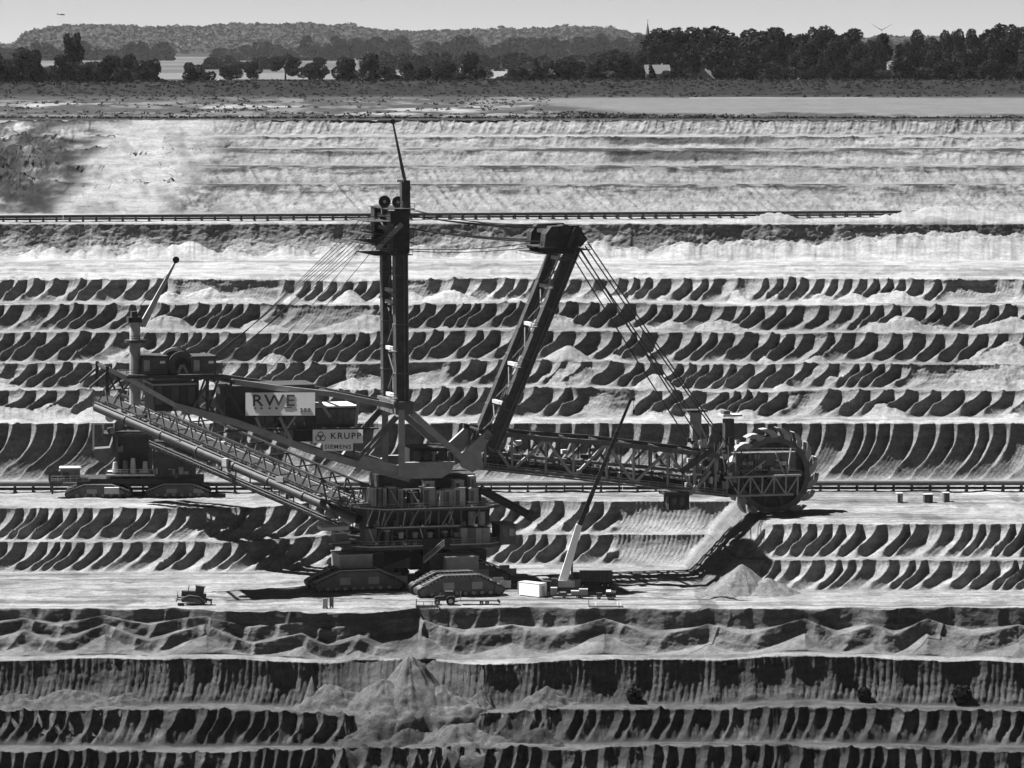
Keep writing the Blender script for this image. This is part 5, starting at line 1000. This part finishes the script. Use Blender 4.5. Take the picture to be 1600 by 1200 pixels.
v.p('ripper', MB().bar((-2.2, 0, 1.0), (-3.2, 0, .9), .4).bar((-3.2, 0, 1.2), (-3.3, 0, .1), .25), STEEL)
# boards and huts
def panel(px, py, z, w, h, rz, m, label, group=None):
    v = Veh('marker_board', px, py, z, rz, label, 'board', group); v.p('panel', MB().box((0, 0, .3), w, .12, h), m); v.p('foot', MB().box((-w * .3, 0, 0), .12, .9, .35).box((w * .3, 0, 0), .12, .9, .35), STEEL); v.p('back_stay', MB().bar((0, .06, h * .8), (0, 1.2, .05), .1), STEEL)
panel(508, 951, .05, 1.2, 1.9, .5, PALE, 'pale upright board, left of two left of the tractor'); panel(518, 950, .05, .9, 1.9, .3, MID, 'grey upright board, right of two left of the tractor')
def hut(px, py, w, h, m, label):
    v = Veh('equipment_hut', px, py, CZ + .05, .15, label, 'hut'); b = v.p('hut_box', MB().box((0, 0, .15), w, 1.8, h), m); v.p('hut_roof', MB().box((0, 0, h + .15), w + .25, 2.0, .12), PALE, b); v.p('skid', MB().box((0, -.6, 0), w, .15, .15).box((0, .6, 0), w, .15, .15), STEEL, b); v.p('door', MB().box((-w * .15, -.92, .25), w * .35, .05, h * .75), MID, b)
hut(1405, 785, 1.3, 2.0, GREY, 'pale grey switch hut, leftmost of three by the belt'); hut(1450, 786, 1.9, 1.9, STEEL, 'darker switch hut, middle of three by the belt'); hut(1478, 785, 1.3, 2.1, MID, 'narrow switch hut, rightmost of three by the belt')
# sand heap by the cut and dark shrubs on the lower faces
def cone_pile(name, x, y, z, rad, h, soil, label, group=None, rough=1.0, sx=1.0, pw=.92):
    n = 90; m = 34; rr = np.linspace(0, 1, m)[:, None]; th = np.linspace(0, 2 * np.pi, n)[None, :]
    R_ = rad * 1.35 * rr * (1 + .5 * (fbm(np.cos(th) * 1.8 + 5 + x, np.sin(th) * 1.8 + 5 + y, 401, 3) - .5)); X = R_ * np.cos(th) * sx; Y = R_ * np.sin(th)
    gx, gy = x + X, y + Y
    Z = h * (1 - 1.7 * ((rr * rr + .006) ** (pw / 2) - .006 ** (pw / 2))) + rough * (1.5 * (fbm(gx / 2.6, gy / 2.6, 402) - .5) + .7 * (fbm(gx / .9, gy / .9, 403) - .5)) * (.45 + .55 * rr) - .1 - 12 * sstep(.74, 1, rr); Z = np.maximum(Z, ground_many(gx, gy) - z - .25)
    for q in (X, Y, Z): q[:, -1] = q[:, 0]
    so = soil * (1 + .5 * (fbm(gx / 3, gy / 3, 404, 4) - .5)); ob = grid_mesh(name, X, Y, Z, EARTH, {'soil': so}); ob.location = (x, y, z); tag(ob, label, 'heap', group)
for px, py, rad, h, lab in ((1160, 926, 9, 6.2, 'tall sand pile at the foot of the freshly cut corner'), (1128, 934, 5.0, 1.8, 'small low sand pile left of the tall one by the cut'), (1200, 928, 8.0, 3.6, 'lower sand pile right of the tall one by the cut')):
    c = WZ(px, py, .03); cone_pile('sand_pile', c.x, c.y, .03, rad, h, .11, lab, None, .8)
ty, tz = sT[1], sT[2]
for px, dy, rad, h, soil, sx, lab in ((638, 2.0, 12, 10.5, .066, .9, 'tall peaked spoil heap below the bench in the middle foreground'), (600, -1.5, 9, 6.2, .062, 1.1, 'lumpy spoil heap leaning on the left of the tall peaked one'), (692, -1, 8, 4.4, .066, 1.2, 'spoil heap sloping down right of the tall peaked one'),
        (520, 1.0, 7, 4.6, .062, 1.5, 'rounded spoil heap left of the tall peaked one'), (484, 1.5, 3.6, 6.0, .062, .7, 'narrow pointed spoil cone left of the rounded heap'),
        (855, 1.0, 6, 4.2, .055, 1.3, 'crumbled spoil heap right of the foreground slump'), (750, 1.5, 3.6, 3.2, .062, 1.2, 'small lit spoil mound under the curved bench edge'), (105, 1.0, 8, 3.4, .052, 1.9, 'broad spoil heap under the dark wall at lower left'), (190, 1.0, 5, 2.8, .052, 1.6, 'smaller spoil heap right of the broad one at lower left'), (20, 1.0, 6, 2.6, .052, 1.4, 'spoil heap cut by the left edge of the photo')):
    y_ = ty + dy; cone_pile('spoil_heap', (px - 800) / F * y_, y_, tz - .2, rad, h, soil, lab, None, 2.3, sx, .85)
ky, kz = sK[1] + 3, sK[2]
for px, rad, h, soil, sx, lab in ((575, 8, 3.6, .03, 1.3, 'dark rubble heap at the bottom, left of the pale slide'), (635, 7, 3.2, .032, 1.2, 'dark rubble heap at the bottom, under the tall peaked heap'), (715, 10, 4.4, .055, 1.3, 'pale slide of spoil at the bottom centre'), (845, 7, 3.6, .022, 1.2, 'dark slumped clay lump right of the pale slide')):
    cone_pile('spoil_heap', (px - 800) / F * ky, ky, kz - .3, rad, h, soil, lab, None, 2.6, sx, .8)
SHR = leaf_material('dark_shrub', .015)
for px, py, hgt, lab in ((990, 1096, 4.2, 'dark round shrub on the lower face, leftmost of three'), (1350, 1106, 4.0, 'dark round shrub on the lower face, middle of three'), (1503, 1104, 5.6, 'largest dark round shrub, rightmost on the lower face')):
    c = WY(px, py, sT[1] + .6); g_ = ground_z(c.x, c.y); t = thing('shrub', (c.x, c.y, g_), lab, 'shrub', 'dark shrubs on the lower face'); r9 = np.random.default_rng(int(px)); d = r9.normal(size=(1500, 3)); d /= np.linalg.norm(d, axis=1)[:, None]
    me = leaf_mesh('crown', np.array([0, 0, hgt * .36]) + d * (hgt * .36 * r9.random((1500, 1)) ** .3), .28, SHR, r9); ob = bpy.data.objects.new('crown', me); COL.objects.link(ob); ob.parent = t
    MB().tube((0, 0, -.3), (.1, 0, hgt * .3), .16, .1, 7).build('trunk', BARK, t)
# ------------------------------------------------------------------ the air between the camera and the hills
hz = MB(); x0, x1, y0, y1, zz0, zz1 = -6500, 6500, -200, 16500, -40, 330
hz.hexa([(x0, y0, zz0), (x1, y0, zz0), (x1, y1, zz0), (x0, y1, zz0), (x0, y0, zz1), (x1, y0, zz1), (x1, y1, zz1), (x0, y1, zz1)])
hm = bpy.data.materials.new('haze_air'); hm.use_nodes = True; ht = hm.node_tree; ht.nodes.clear()
hv = ht.nodes.new('ShaderNodeVolumePrincipled'); hv.inputs['Color'].default_value = (.95, .95, .95, 1); hv.inputs['Density'].default_value = 0.65e-5; hv.inputs['Anisotropy'].default_value = .2
ho = ht.nodes.new('ShaderNodeOutputMaterial'); ht.links.new(hv.outputs[0], ho.inputs['Volume'])
h = hz.build('haze', hm); tag(h, 'thin summer haze over the pit and the plain', 'haze', kind='stuff')
